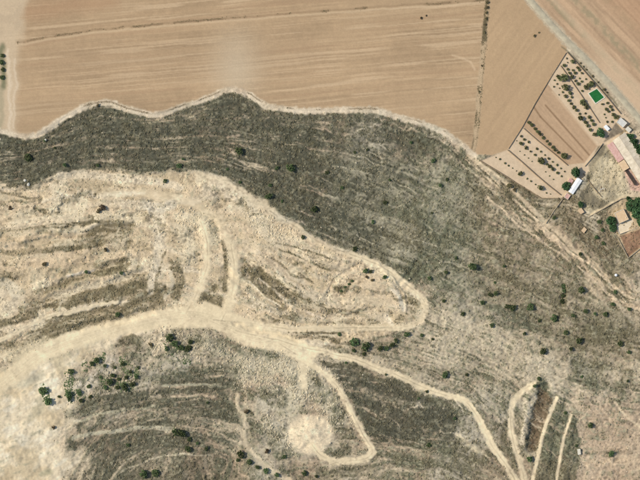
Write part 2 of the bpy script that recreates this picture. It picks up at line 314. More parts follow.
PALE = [('A',1.6,(236,218,182),[(290,92),(340,88),(385,92)]),('A',1.3,(226,200,160),[(20,118),(60,118),(100,118)]),('A',1.5,(224,204,166),[(40,160),(90,158),(140,155)]),('A',2.5,(216,190,150),[(0,215),(60,210),(140,203),(200,200)]),('A',3.6,(218,192,152),[(0,285),(60,285),(120,280),(180,275),(250,262)]),
 ('A',1.2,(236,216,184),[(180,310),(230,298),(243,295)]),('A',2.4,(212,194,158),[(150,365),(230,342),(300,322),(350,312)]),('A',1.2,(232,212,176),[(0,475),(60,450),(130,415),(210,402),(280,388),(340,375)]),('A',3,(220,202,168),[(400,130),(425,180),(420,240),(410,300),(400,350)]),('A',5,(224,206,170),[(0,330),(30,330),(40,360)]),
 ('A',5,(220,204,172),[(390,120),(430,130),(460,120)]),('A',4,(226,206,170),[(160,42),(240,38),(330,48),(420,58),(480,72)]),('A',5,(220,202,164),[(540,160),(560,190),(565,215)]),('A',2,(222,204,168),[(440,370),(460,340),(455,300)]),
 ('B',1.6,(220,200,164),[(230,265),(290,300),(340,320)]),('B',0.8,(226,208,174),[(130,270),(170,310),(215,335)]),('B',0.8,(226,208,174),[(160,262),(200,300),(240,330)]),('B',1.4,(220,198,164),[(290,355),(330,370)]),('B',5,(216,194,156),[(390,330),(440,315),(490,330),(500,345)]),('B',1.8,(236,218,184),[(510,290),(530,310),(540,345)]),('B',2.2,(234,214,178),[(498,355),(498,370),(512,388)]),
 ('B',2,(214,194,158),[(190,150),(250,170),(330,195),(410,225)]),('B',1.6,(212,192,156),[(210,215),(270,245),(340,265),(400,245)]),
 ('C',2,(190,180,148),[(190,372),(240,362),(300,352),(400,342),(460,345)]),('C',1.2,(182,174,142),[(430,230),(520,225),(600,235)]),('C',0.7,(204,190,156),[(320,462),(380,432),(470,412),(560,416)]),('C',1.2,(176,168,136),[(190,330),(250,308),(340,295),(410,285)]),('C',3,(214,190,154),[(150,290),(165,330),(160,400),(150,450)]),('C',4,(216,196,160),[(400,110),(420,100),(440,120),(410,140)]),
 ('E',2.4,(216,198,164),[(322,240),(300,290),(285,350),(280,380)]),('E',1.6,(212,194,156),[(90,355),(130,390),(180,420)]),('E',0.8,(220,202,168),[(75,240),(95,268)]),('E',4,(210,184,148),[(480,440),(560,430),(640,425)]),
 ('G',1.0,(222,198,160),[(200,80),(260,120),(320,175),(380,225),(430,280),(520,345),(600,415)]),('G',1.0,(216,192,156),[(230,150),(330,240),(420,300),(520,380)]),('G',1.6,(220,194,156),[(380,240),(440,290),(500,330)]),('G',2.4,(218,192,154),[(560,420),(600,440),(640,450)])]
setS(poly_mask([(563,200),(574,197),(590,216),(606,212),(613,230),(618,245),(606,258),(585,246),(566,228),(556,214)], 9, 'M'), 0.9)
for f, hw, val, L in DARK: setS(line_mask(loc(*FR[f], L), hw*0.95, hw*0.5+1.2, 'M'), val)
setS(poly_mask([(556,400),(571,416),(555,510),(530,510)], 2.5, 'R'), 0.98); setS(poly_mask([(574,417),(582,440),(577,480),(572,510),(556,510)], 3, 'R'), 0.98)
setS(poly_mask([(539,386),(554,398),(546,425),(537,453),(528,453),(533,425)], 3, 'R'), 1.0)  # trench: shade of its right-facing slope painted as dense scrub
for f, hw, rgb, L in PALE: setS(line_mask(loc(*FR[f], L), hw, hw*0.5+1.2, 'M')*0.85, 0.06)
strm0 = poly_mask([(322,362),(400,384),(459,416),(500,500),(300,500),(364,462),(350,398)], 12)
dn = fbm(U, V, 26, 4, 31)-0.5; dn2 = fbm(U, V, 6, 4, 32)-0.5; dn3 = fbm(U, V, 2.2, 3, 33)-0.5
mid = (0.35+2.4*S*(1-S))*(1-0.45*quarry)*(1-0.25*strm0)
Sd = 0.04+S*0.80+0.28*dn*mid+0.95*dn2*mid+0.55*dn3+0.55*stri*(0.35+S)+0.38*(fl1-0.5)+0.30*(fl3-0.5)
strm = np.clip(poly_mask(EDGE[:20]+[(326,235),(300,229)]+RIM[:10][::-1], 30)+poly_mask([(322,362),(400,384),(459,416),(500,500),(300,500),(364,462),(350,398)], 12)+poly_mask([(66,414),(110,394),(180,373),(229,371),(242,440),(200,500),(60,500)], 12), 0, 1)
str2 = vnoise(PHI/3.4+0.8*n12, (U+0.2*V)/38, 311)-0.5
Sd = Sd+strm*((0.30*stri+0.45*str2)*np.clip(1.45-S*1.05, 0.3, 1)+0.25*(fl1-0.5)-0.25*dn2+0.06*sstep(0.85, 0.97, S))
Sd = Sd+tq_*(0.46*sstep(0.62, 0.8, tfr)*sstep(1.0, 0.9, tfr)-0.10)
hn = vnoise(PHI/9+0.5*n12, (U+0.4*V)/90, 331); hn2 = vnoise(PHI/6+0.6*n12, (U+0.4*V)/60, 332); hn3 = vnoise(PHI/14+0.4*n12, (U+0.4*V)/120, 333)
gm = np.hypot(*np.gradient(PHI, STEP))+0.15
def iso(f, lv, wd): 
    gf = np.hypot(*np.gradient(f, STEP))+0.004
    return np.exp(-(((f-lv)/gf)/wd)**2)
patchy = sstep(0.42, 0.58, fbm(U, V, 18, 3, 334)); patchy2 = sstep(0.42, 0.58, fbm(U, V, 18, 3, 335))
hair_p = np.maximum(iso(hn, 0.42, 0.7), np.maximum(iso(hn2, 0.55, 0.6), iso(hn3, 0.5, 0.8)))*patchy
hair_d = np.maximum(iso(hn, 0.58, 1.0), np.maximum(iso(hn2, 0.38, 0.9), iso(hn3, 0.62, 1.1)))*patchy2
hm = 1-flat
hm = hm*np.clip(0.45+0.6*S, 0, 1)
Sd = Sd-0.42*hair_p*hm+0.36*hair_d*hm
# eroded scar south of the plots: streaks running down-right
sc = poly_mask([(470,150),(490,165),(545,222),(600,262),(650,300),(650,335),(600,300),(540,240),(490,195),(462,160)], 16)
q = (U*0.70+V*0.71); p_ = (-U*0.71+V*0.70)
strk = vnoise(p_/2.6+2.5*n12, q/26, 41)*0.6+vnoise(p_/1.3+3*n12, q/12, 42)*0.4-0.5
Sd = Sd+sc*(1.7*strk-0.10)
Sd = np.clip(Sd, 0, 1)
keep = (1-m_track)*(1-m_edge)*(1-flat)*(1-0.92*paleW)
Sd_raw = Sd.copy(); Sd = Sd*keep

c_soil = np.ones(U.shape+(3,))*lin((203,184,150))
def paint(m, rgb, op=1.0):
    global c_soil
    c_soil = lerp(c_soil, lin(rgb), (m*op)[..., None])
paint(sstep(-0.12, 0.2, dn), (190,166,134)); paint(sstep(0.0, 0.3, n40), (196,184,156), 0.8)
paint(poly_mask([(320,150),(480,165),(470,290),(400,275),(330,240)], 30), (180,170,140), 0.9)
paint(sc, (214,188,150), 0.7)
paint(poly_mask([(470,230),(650,320),(650,350),(560,350),(480,300)], 25), (176,160,130), 0.7)
paint(poly_mask([(428,300),(470,318),(540,350),(650,366),(650,400),(575,398),(440,370),(400,340)], 25), (208,190,156), 0.8)
paint(poly_mask([(575,400),(650,390),(650,520),(575,520)], 45), (205,178,144), 0.8)
paint(quarry, (221,196,157), 0.95)
qn = fbm(U, V, 20, 4, 51)
paint(quarry*sstep(0.5, 0.68, qn), (235,215,175), 0.9); paint(quarry*sstep(0.52, 0.35, qn), (206,184,144), 0.6)
paint(quarry*sstep(0.05, 0.3, stri), (226,206,170), 0.8); paint(quarry*sstep(-0.05, -0.3, stri), (198,176,138), 0.6)
for L, hw, c in [([(60,197),(110,193),(135,196)],2.5,(232,213,178)),([(0,205),(25,202),(40,204)],2,(222,196,156)),([(0,228),(40,222),(70,222)],3,(222,200,162)),([(20,264),(60,258),(85,252)],3.5,(224,198,158)),
        ([(55,298),(80,290),(100,284),(128,276),(145,270)],3,(218,198,162)),([(0,292),(15,285),(20,300),(10,310)],6,(222,202,166)),([(160,215),(160,240),(158,265),(152,290)],6,(220,202,168)),([(180,230),(192,240),(188,260)],7,(222,203,165)),
        ([(205,225),(215,240)],6,(218,200,162)),([(245,205),(262,225),(278,240)],8,(220,202,166)),([(275,255),(300,262),(330,280)],3,(218,194,156)),([(262,255),(285,275),(310,290)],2,(216,192,155)),
        ([(245,278),(262,293),(278,306)],1.2,(222,206,172)),([(345,290),(365,285),(390,295)],9,(216,192,154)),([(345,305),(365,312),(380,320)],4,(220,198,160)),([(322,302),(335,315)],3,(220,198,160)),
        ([(395,285),(400,295),(402,310)],1.5,(232,214,180)),([(388,316),(393,326)],1.5,(230,212,178)),([(256,245),(285,252),(315,262),(345,268)],2.5,(212,192,156)),([(525,395),(530,405),(526,430),(522,442)],3,(222,204,170)),
        ([(135,345),(150,340),(160,352),(150,362)],7,(212,192,156)),([(190,342),(210,345),(222,352)],6,(212,196,160)),([(62,388),(88,385),(105,372),(112,365)],9,(234,218,188)),([(245,368),(262,362),(285,366),(305,385),(290,405)],14,(214,199,164)),([(320,390),(332,405),(340,420)],8,(210,196,162)),([(272,430),(280,440)],8,(216,202,170)),
        ([(278,380),(284,384)],5,(214,188,154)),([(452,402),(462,405)],1,(226,208,172)),([(458,436),(470,446),(485,455)],2,(216,196,158)),([(430,126),(440,128)],2.5,(180,178,150)),([(446,140),(458,146)],3,(216,192,158))]:
    paint(line_mask(L, hw, hw*1.2+1), c, 0.9)
for f, hw, rgb, L in PALE: paint(line_mask(loc(*FR[f], L), hw, hw*0.5+1.2, 'M'), rgb, 0.9)
paint((np.hypot((UX*0.15+UM*0.85-311)/25, (VX*0.15+VM*0.85-436)/22) < 1)*sstep(1.0, 0.75, np.hypot((UX*0.15+UM*0.85-311)/25, (VX*0.15+VM*0.85-436)/22)), (238,215,175))
S_disc = sstep(1.05, 0.75, np.hypot((UX*0.15+UM*0.85-311)/25, (VX*0.15+VM*0.85-436)/22)); Sd *= 1-S_disc
paint(paleW, (232,212,174)); pst = fbm(U*0.5+V*0.85, V*0.2-U*0.2, 4, 3, 61)
paint(paleW*sstep(0.48, 0.7, pst), (240,224,190), 0.8); paint(paleW*sstep(0.5, 0.3, fbm(U, V, 22, 4, 62)), (208,186,146), 0.85)
for L, hw, c in [([(38,402),(40,408),(28,416)],5,(190,176,142)),([(45,338),(30,348),(10,356)],8,(206,188,150)),([(55,360),(64,356)],5,(206,188,150)),([(42,476),(48,474)],3,(184,174,138)),([(20,385),(40,376)],4,(200,188,156)),([(55,350),(62,372)],4,(206,188,150))]:
    paint(line_mask(L, hw, hw*1.3), c, 0.8)
paint(line_mask([(578,362),(592,380)], 8, 10), (168,162,136), 0.7)
# scrub colour: greenish grey to brown
g = sstep(-0.25, 0.25, fbm(U, V, 40, 3, 71)-0.5)[..., None]
c_scrub = lerp(lin((110,102,78)), lin((100,101,78)), g)
up = poly_mask(EDGE[:24]+[(430,160),(380,200),(385,255),(330,248),(300,229)]+RIM[:10][::-1], 45)
c_scrub = lerp(c_scrub, lin((84,83,66)), up[..., None])
yb = poly_mask([(563,200),(574,197),(590,216),(606,212),(613,230),(618,245),(606,258),(585,246),(566,228),(556,214)], 14)
c_scrub = lerp(c_scrub, lin((104,88,68)), yb[..., None])
c_scrub = lerp(c_scrub, lin((130,114,82)), (quarry*0.7)[..., None])
c_scrub = lerp(c_scrub, lin((130,121,92)), sstep(0.0, 0.3, dn2)[..., None]*0.4)
trench_shade = poly_mask([(539,386),(554,398),(546,425),(537,453),(528,453),(533,425)], 3, 'R')
c_scrub = lerp(c_scrub, lin((112,92,68)), trench_shade[..., None]*0.9)  # brown of the trench slope with its shade mixed into the colour
brown = poly_mask([(480,160),(650,200),(650,400),(560,340),(470,260)], 40)
c_scrub = lerp(c_scrub, lin((122,110,82)), brown[..., None]*0.55)
s3m = poly_mask([(66,414),(110,394),(180,373),(229,371),(242,440),(200,500),(56,500)], 20)
c_scrub = lerp(c_scrub, lin((84,83,67)), s3m[..., None]*0.6)
grn = poly_mask([(322,362),(400,384),(459,416),(460,438),(380,448),(350,398)], 12)
c_scrub = lerp(c_scrub, lin((68,68,56)), grn[..., None]*0.7)
A_ = c_soil*(1+0.42*dn2+0.10*n40+rf*(0.5*dn3+0.42*(fl2-0.5)+0.26*(fl1-0.5)+0.3*(fl3-0.5)+0.25*(rdg-0.6)*quarry))[..., None]
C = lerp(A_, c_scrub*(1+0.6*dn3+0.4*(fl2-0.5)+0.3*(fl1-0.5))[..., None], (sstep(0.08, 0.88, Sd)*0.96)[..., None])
flk = 0.55*fl1+0.25*fl2+0.2*fl3
C = lerp(C, lin((176,166,134)), (sstep(0.62, 0.80, flk)*(1-flat)*(0.75-0.35*sstep(0.7, 1, S)))[..., None])
C = lerp(C, lin((74,70,52)), (sstep(0.38, 0.2, flk)*(1-flat)*rf*(0.25+0.5*sstep(0.2, 0.6, Sd)))[..., None])
# pale tracks
tn = fbm(U, V, 7, 4, 91)-0.5
c_tr = lin((236,214,171))*(1+0.40*tn+0.22*dn3+0.25*(fbm(U, V, 25, 3, 95)-0.5))[..., None]
mt = np.zeros(U.shape)
for k, op in [('T1',1),('T1A',.9),('TB',.9),('T2',.66),('T2U',.18),('RIMT',.2),('T3A',.9),('T3B',.9),('T3C',.4),('T4',.8),('TC',.8),('TD',.95),('TE',.85),('TF',.7),('T7',.8),('T8',.4),('TLOW',.28),('FT',.9)]:
    mt = np.maximum(mt, tr[k]*op)
mt = mt*np.clip(1.0+1.5*(fbm(U, V, 8, 3, 96)-0.5)+0.5*(fl2-0.5), 0, 1)
C = lerp(C, c_tr, mt[..., None])
for L in (T1A, TB, T2, TC, T4, T2U, T3A, T3B):
    D = dist_line(smooth_pts(L, 2), UT, VT, 4)
    mm = np.exp(-(D/0.55)**2)*0.30-np.exp(-((D-1.25)/0.5)**2)*0.10
    C = C*(1-mm*np.clip(0.6+2.2*(fbm(U, V, 10, 2, 97)-0.5), 0, 1))[..., None]
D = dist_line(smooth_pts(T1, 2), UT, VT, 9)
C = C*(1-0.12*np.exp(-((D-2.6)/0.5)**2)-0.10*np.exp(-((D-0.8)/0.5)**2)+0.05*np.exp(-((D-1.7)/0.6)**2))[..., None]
# field bank
edge_n = fbm(U, V, 9, 3, 93)
C = lerp(C, lin((228,208,174))*(1+0.3*tn+0.2*dn3)[..., None], (m_edge*np.clip(0.72+1.7*(edge_n-0.5), 0.15, 1))[..., None])
el = line_mask([(p[0], p[1]-0.5) for p in EDGE[6:-2]], 0.6, 1.2, 'T')
C = lerp(C, lin((140,120,92)), (el*sstep(0.46, 0.62, fbm(U, V, 16, 3, 94))*0.8)[..., None])
# stubble fields
s_ = U*0.9962-V*0.087; t_ = V*0.9962+U*0.087
w0 = 1.2*n40+0.25*n12
l1 = vnoise(s_/130, t_/1.5+w0, 101); l2 = vnoise(s_/40, t_/1.05+w0, 102); l3 = vnoise(s_/160, t_/4.5+w0, 103); l4 = vnoise(s_/260, t_/14, 106)
f_str = 0.38*l1+0.27*l2+0.35*l3-0.5
f_big = fbm(U, V, 60, 3, 104)-0.5
c_f = lin((187,157,119))*(1+0.44*f_str+0.24*f_big+0.14*dn3+0.12*dn2+0.12*(l4-0.5))[..., None]
c_f = lerp(c_f, lin((152,122,92)), (sstep(0.60, 0.80, 0.6*l1+0.4*l3)*0.35)[..., None])
c_f = lerp(c_f, lin((216,186,146)), (sstep(0.60, 0.80, 0.5*l2+0.5*(1-l3))*0.5)[..., None])
c_f = lerp(c_f, lin((178,150,114)), (sstep(0.05, 0.25, f_big)*0.45)[..., None])
c_f = lerp(c_f, lin((214,194,160)), (np.exp(-((U-236)/22)**2-((V-66)/30)**2)*0.65)[..., None])
c_f = lerp(c_f, lin((178,140,104)), (line_mask([(30,14),(60,6),(110,2)], 8, 16)*0.5)[..., None])
c_f = lerp(c_f, lin((172,144,110)), (line_mask([(60,62),(120,56),(200,62),(300,56)], 16, 30)*0.25)[..., None])
c_f = lerp(c_f, lin((212,188,152)), (poly_mask([(-40,-40),(34,-40),(22,30),(18,60),(18,130),(-40,130)], 10)*0.75)[..., None])
c_f = lerp(c_f, lin((196,172,138)), (poly_mask([(-40,-40),(34,-40),(22,30),(-40,50)], 10)*sstep(0.45, 0.6, fbm(U, V, 10, 4, 105))*0.8)[..., None])
c_f = lerp(c_f, lin((226,204,170)), (line_mask([(9,50),(10,90),(12,130)], 1.6, 3)*0.7+line_mask([(16,60),(16,125)], 1.2, 2)*0.5)[..., None])
c_f = lerp(c_f, lin((118,118,86)), (line_mask([(2,48),(3,70),(3,86)], 3, 5)*0.85)[..., None])
c_f = lerp(c_f, lin((150,144,112)), (line_mask([(0,90),(2,125)], 3, 5)*0.5)[..., None])
# right field: fainter diagonal drill lines
mR = poly_mask([(480,-40),(500,-40),(566,45),(566,52)]+PLOT_LEFT[1:]+[(478,160),(474,150),(480,80),(486,20)], 2.5, 'T')
e_ = (U*0.55-V*0.835); h_ = (U*0.835+V*0.55)
r_str = 0.6*vnoise(h_/2.4+n40, e_/60, 111)+0.4*vnoise(h_/9, e_/40, 112)-0.5
c_r = lin((190,159,120))*(1+0.16*r_str+0.14*f_big+0.10*dn3)[..., None]
c_r = lerp(c_r, lin((190,158,120)), (sstep(0.05, 0.25, fbm(U, V, 30, 3, 113)-0.5)*0.4)[..., None])
c_f = lerp(c_f, c_r, mR[..., None])
# north-east field: bands along the road
mN = poly_mask([(508,-40),(530,1),(547,21),(587,61),(622,100),(675,162),(700,-40)], 3, 'T')
d_ = (U-530)*0.722-(V-1)*0.692; a_ = (U-530)*0.692+(V-1)*0.722
band = vnoise(d_/9.0+0.6*n40, a_/160, 121)-0.5
b_f = vnoise(d_/2.0+n12, a_/26, 122)-0.5
c_n = lin((192,160,124))*(1+0.34*b_f+0.10*f_big+0.16*dn3)[..., None]
gb = sstep(10, 13, d_)*sstep(20, 16, d_)+sstep(27, 31, d_)*sstep(39, 34, d_)+sstep(50, 54, d_)*sstep(64, 58, d_)*0.6
c_n = lerp(c_n, lin((164,146,112)), (np.clip(gb, 0, 1)*(0.35+0.65*sstep(0.36, 0.62, fbm(U, V, 4, 4, 123)))*0.9)[..., None])
c_n = lerp(c_n, lin((184,142,106)), (sstep(40, 62, d_)*0.45)[..., None]); c_n = lerp(c_n, lin((218,188,150)), (sstep(0.12, 0.35, band)*0.6)[..., None])
c_f = lerp(c_f, c_n, mN[..., None])
# worn line across the field and strip between fields
PATH = [(18,43),(40,39),(60,36),(90,31),(120,28),(160,24.5),(200,21),(240,18),(280,14),(320,11.5),(360,9),(400,6),(440,4),(484,0)]
pm = line_mask(PATH, 1.0, 1.8, 'T')
c_f = lerp(c_f, lin((126,104,76)), (pm*(0.35+0.65*sstep(0.34, 0.6, fbm(U, V, 12, 3, 131)))*0.75)[..., None])
c_f = lerp(c_f, lin((220,192,152)), (line_mask([(a, b+2.6) for a, b in PATH], 0.9, 2, 'T')*0.45)[..., None])
STRIP = [(488,-25),(487,0),(485.5,20),(484,40),(481,70),(478.5,105),(475,140),(472,156)]
sm = line_mask(STRIP, 2.6, 2.5, 'T')
c_f = lerp(c_f, lin((198,172,134)), (sm*0.8)[..., None])
c_f = lerp(c_f, lin((110,94,68)), (line_mask([(a-1.6, b) for a, b in STRIP], 0.7, 1.6, 'T')*sstep(0.36, 0.6, fbm(U, V, 9, 3, 132))*0.9+line_mask([(a+1.8, b) for a, b in STRIP], 0.5, 1.4, 'T')*0.4)[..., None].clip(0, 1))
c_f = lerp(c_f, lin((100,90,66)), (line_mask(STRIP[:4], 1.9, 2.5, 'T')*sstep(0.36, 0.6, fbm(U, V, 7, 3, 133))*0.9)[..., None])
for a, b in [((452,55),(470,62)), ((470,62),(474,70))]:
    c_f = lerp(c_f, lin((222,192,152)), (line_mask([a, b], 0.9, 2, 'T')*0.5)[..., None])
C = lerp(C, c_f, (m_farmland*(1-0.9*m_edge))[..., None])
# orchard, tilled strips, yards
mo = m_plots
c_o = lin((216,190,154))*(1+0.16*dn2+0.20*dn3+0.06*n40)[..., None]
strips = poly_mask([(547,84),(597,146),(584,163),(567,165),(523,127),(535,103)], 1.2, 'N')
d2 = (U-547)*0.77-(V-84)*0.638; a2 = (U-547)*0.638+(V-84)*0.77
st = 0.6*vnoise(d2/1.4, a2/40, 141)+0.4*vnoise(d2/4, a2/50, 142)-0.5
c_s = lin((190,158,122))*(1+0.22*st+0.16*dn3)[..., None]
c_o = lerp(c_o, c_s, strips[..., None])
for L in ([(545,105.5),(588.5,155)],[(540,117),(582,160)],[(534,108),(540,117)]):
    c_o = lerp(c_o, lin((136,108,78)), (line_mask(L, 0.8, 1.2, 'N', 0)*0.75)[..., None])
for L in ([(552,92),(597,146)],[(527,131),(562,162)]):
    c_o = lerp(c_o, lin((214,184,146)), (line_mask(L, 1.0, 2, 'N', 0)*0.7)[..., None])
yard = poly_mask([(597,147),(606,145),(622,166),(640,190),(640,196),(621,196),(605,206),(590,214),(583,206),(578,196),(590,178),(588,165)], 2, 'T')
C = lerp(C, c_o, mo[..., None])
c_y = lin((208,190,152))*(1+0.5*dn2+0.35*dn3)[..., None]
c_y = lerp(c_y, lin((118,108,86)), np.clip(sstep(0.44, 0.62, fbm(U, V, 11, 4, 151))*0.45+0.8*poly_mask([(578,196),(586,186),(600,198),(606,204),(592,212),(584,206)], 6)+0.6*line_mask([(598,150),(592,162),(588,176)], 5, 6), 0, 0.9)[..., None])
c_y = lerp(c_y, lin((206,184,144)), (np.exp(-((U-612)/9)**2-((V-178)/9)**2)*0.8)[..., None])
C = lerp(C, c_y, yard[..., None])
tri = poly_mask([(615.4,122.5),(623,131.5),(602.5,143)], 1.2, 'N')
C = lerp(C, lin((140,126,104))*(1+0.5*vnoise(d2/1.2, a2/12, 152)-0.25+0.3*dn3)[..., None], tri[..., None])
house_y = poly_mask([(606,212),(621,199),(640,198),(660,200),(660,245),(628,257),(618,236),(612,228)], 2, 'T')
C = lerp(C, lin((196,172,134))*(1+0.35*dn2+0.25*dn3)[..., None], house_y[..., None])
red = poly_mask([(620,236),(640,229),(665,222),(665,232),(640,247),(628,257)], 1.2, 'N')
C = lerp(C, lin((156,122,94))*(1+0.4*dn2+0.3*dn3)[..., None], red[..., None])
m_red = red
barn_y = poly_mask([(606,146),(612,141),(623,132),(665,128),(665,200),(628,196),(622,168)], 2, 'N')
C = lerp(C, lin((208,186,152))*(1+0.2*dn2+0.2*dn3)[..., None], barn_y[..., None])
pinky = poly_mask([(622,166),(628,168),(641,186),(640,192),(630,190)], 1.5, 'N')
C = lerp(C, lin((214,176,150))*(1+0.2*dn2)[..., None], pinky[..., None])
# verge of the road
rv = line_mask(ROAD, 4.6, 2.5, 'R')
C = lerp(C, lin((194,176,144))*(1+0.22*dn2+0.2*dn3)[..., None], (rv*0.85)[..., None])
C = lerp(C, lin((120,112,84)), (line_mask([(a-5.3, b+5.0) for a, b in ROAD[3:7]], 0.8, 1.5, 'T')*0.7)[..., None])
C = C*0.86
C = np.clip(C, 0.015, 0.75)

# ------------------------------------------------------------------ materials
def new_mat(name):
    m = bpy.data.materials.new(name); m.use_nodes = True
    b = m.node_tree.nodes['Principled BSDF']; b.inputs['Roughness'].default_value = 0.95
    b.inputs['Specular IOR Level'].default_value = 0.1
    return m, m.node_tree, b
def soil_mat(name, attr, sc=0.9, amp=0.35, bump=0.25):
    m, t, b = new_mat(name)
    at = t.nodes.new('ShaderNodeAttribute'); at.attribute_name = attr
    tc = t.nodes.new('ShaderNodeTexCoord')
    n = t.nodes.new('ShaderNodeTexNoise'); n.inputs['Scale'].default_value = sc; n.inputs['Detail'].default_value = 6; n.inputs['Roughness'].default_value = 0.7
    t.links.new(tc.outputs['Object'], n.inputs['Vector'])
    mr = t.nodes.new('ShaderNodeMapRange'); mr.inputs[1].default_value = 0.25; mr.inputs[2].default_value = 0.75
    mr.inputs[3].default_value = 1-amp; mr.inputs[4].default_value = 1+amp
    t.links.new(n.outputs[0], mr.inputs[0])
    mx = t.nodes.new('ShaderNodeVectorMath'); mx.operation = 'SCALE'
    t.links.new(at.outputs['Color'], mx.inputs[0]); t.links.new(mr.outputs[0], mx.inputs['Scale'])
    t.links.new(mx.outputs[0], b.inputs['Base Color'])
    bp = t.nodes.new('ShaderNodeBump'); bp.inputs['Strength'].default_value = bump; bp.inputs['Distance'].default_value = 0.6
    t.links.new(n.outputs[0], bp.inputs['Height']); t.links.new(bp.outputs[0], b.inputs['Normal'])
    return m
def noise_mat(name, c1, c2, sc=1.0, rough=0.9, bump=0.0, rnd=0.0, wave=None):
    m, t, b = new_mat(name); b.inputs['Roughness'].default_value = rough
    tc = t.nodes.new('ShaderNodeTexCoord')
    n = t.nodes.new('ShaderNodeTexNoise'); n.inputs['Scale'].default_value = sc; n.inputs['Detail'].default_value = 5
    t.links.new(tc.outputs['Object'], n.inputs['Vector'])
    r = t.nodes.new('ShaderNodeValToRGB'); r.color_ramp.elements[0].position = 0.3; r.color_ramp.elements[1].position = 0.7
    r.color_ramp.elements[0].color = (*lin(c1), 1); r.color_ramp.elements[1].color = (*lin(c2), 1)
    t.links.new(n.outputs[0], r.inputs[0]); out = r.outputs[0]
    if rnd:
        oi = t.nodes.new('ShaderNodeObjectInfo'); hs = t.nodes.new('ShaderNodeHueSaturation')
        mr = t.nodes.new('ShaderNodeMapRange'); mr.inputs[3].default_value = 1-rnd; mr.inputs[4].default_value = 1+rnd
        mr2 = t.nodes.new('ShaderNodeMapRange'); mr2.inputs[3].default_value = 0.5-rnd*0.08; mr2.inputs[4].default_value = 0.5+rnd*0.05
        t.links.new(oi.outputs['Random'], mr.inputs[0]); t.links.new(oi.outputs['Random'], mr2.inputs[0])
        t.links.new(mr.outputs[0], hs.inputs['Value']); t.links.new(mr2.outputs[0], hs.inputs['Hue'])
        t.links.new(out, hs.inputs['Color']); out = hs.outputs[0]
    t.links.new(out, b.inputs['Base Color'])
    if bump or wave:
        bp = t.nodes.new('ShaderNodeBump'); bp.inputs['Strength'].default_value = bump or 0.4; bp.inputs['Distance'].default_value = 0.1
        t.links.new(n.outputs[0], bp.inputs['Height']); t.links.new(bp.outputs[0], b.inputs['Normal'])
    return m
M = {}
M['soil'] = soil_mat('soil', 'soil', 1.1, 0.38, 0.3); M['field'] = soil_mat('field_soil', 'soil', 0.9, 0.12, 0.1)
M['tuft'] = soil_mat('dry_scrub', 'soil', 2.0, 0.2, 0.0)
M['stone'] = soil_mat('loose_stone', 'soil', 3.0, 0.2, 0.2)
M['asphalt'] = noise_mat('worn_asphalt', (164,152,126), (190,177,146), 0.22)
M['leaf_dark'] = noise_mat('dark_leaf', (54,82,52), (92,118,74), 0.9, rnd=0.25)
M['leaf_olive'] = noise_mat('olive_leaf', (92,98,62), (124,124,82), 1.2, rnd=0.3)
M['leaf_bush'] = noise_mat('bush_leaf', (72,88,54), (110,122,78), 1.2, rnd=0.4)
M['leaf_dry'] = noise_mat('dry_leaf', (96,86,60), (132,118,86), 1.2, rnd=0.3)
M['bark'] = noise_mat('bark', (84,70,54), (110,94,74), 4)
M['white_roof'] = noise_mat('white_sheet_roof', (228,226,216), (244,242,234), 0.6)
M['cream_roof'] = noise_mat('cream_sheet_roof', (196,180,150), (228,212,182), 0.25, rnd=0.06)
M['pink_roof'] = noise_mat('faded_red_roof', (190,146,130), (214,176,158), 0.5)
M['tan_roof'] = noise_mat('tan_roof', (204,172,132), (218,188,148), 0.4)
M['grey_roof'] = noise_mat('grey_roof', (196,192,178), (214,210,196), 0.4)
M['shadow_and_cap'] = noise_mat('shadow_and_cap', (64,54,46), (86,74,62), 0.6)  # dark tone of the shadow strip by the barn and the tank cap
M['wall'] = noise_mat('plaster', (206,194,170), (222,212,190), 0.8)
M['stone_wall'] = noise_mat('field_stone', (196,178,146), (150,132,106), 1.5, bump=0.4)
M['dark_wall'] = noise_mat('weathered_stone', (120,102,78), (150,128,98), 1.5, bump=0.4)
M['door'] = noise_mat('door_paint', (96,78,60), (110,92,74), 2)
M['glass'] = noise_mat('window_glass', (50,60,66), (70,82,88), 2, rough=0.2)
M['turf'] = noise_mat('green_turf', (34,92,46), (44,110,56), 0.6)
M['concrete'] = noise_mat('concrete', (206,196,172), (224,214,190), 0.6)
M['terrace'] = noise_mat('tan_paving', (212,192,158), (228,208,174), 0.5)
M['white'] = noise_mat('white_paint', (232,230,224), (246,244,240), 1)

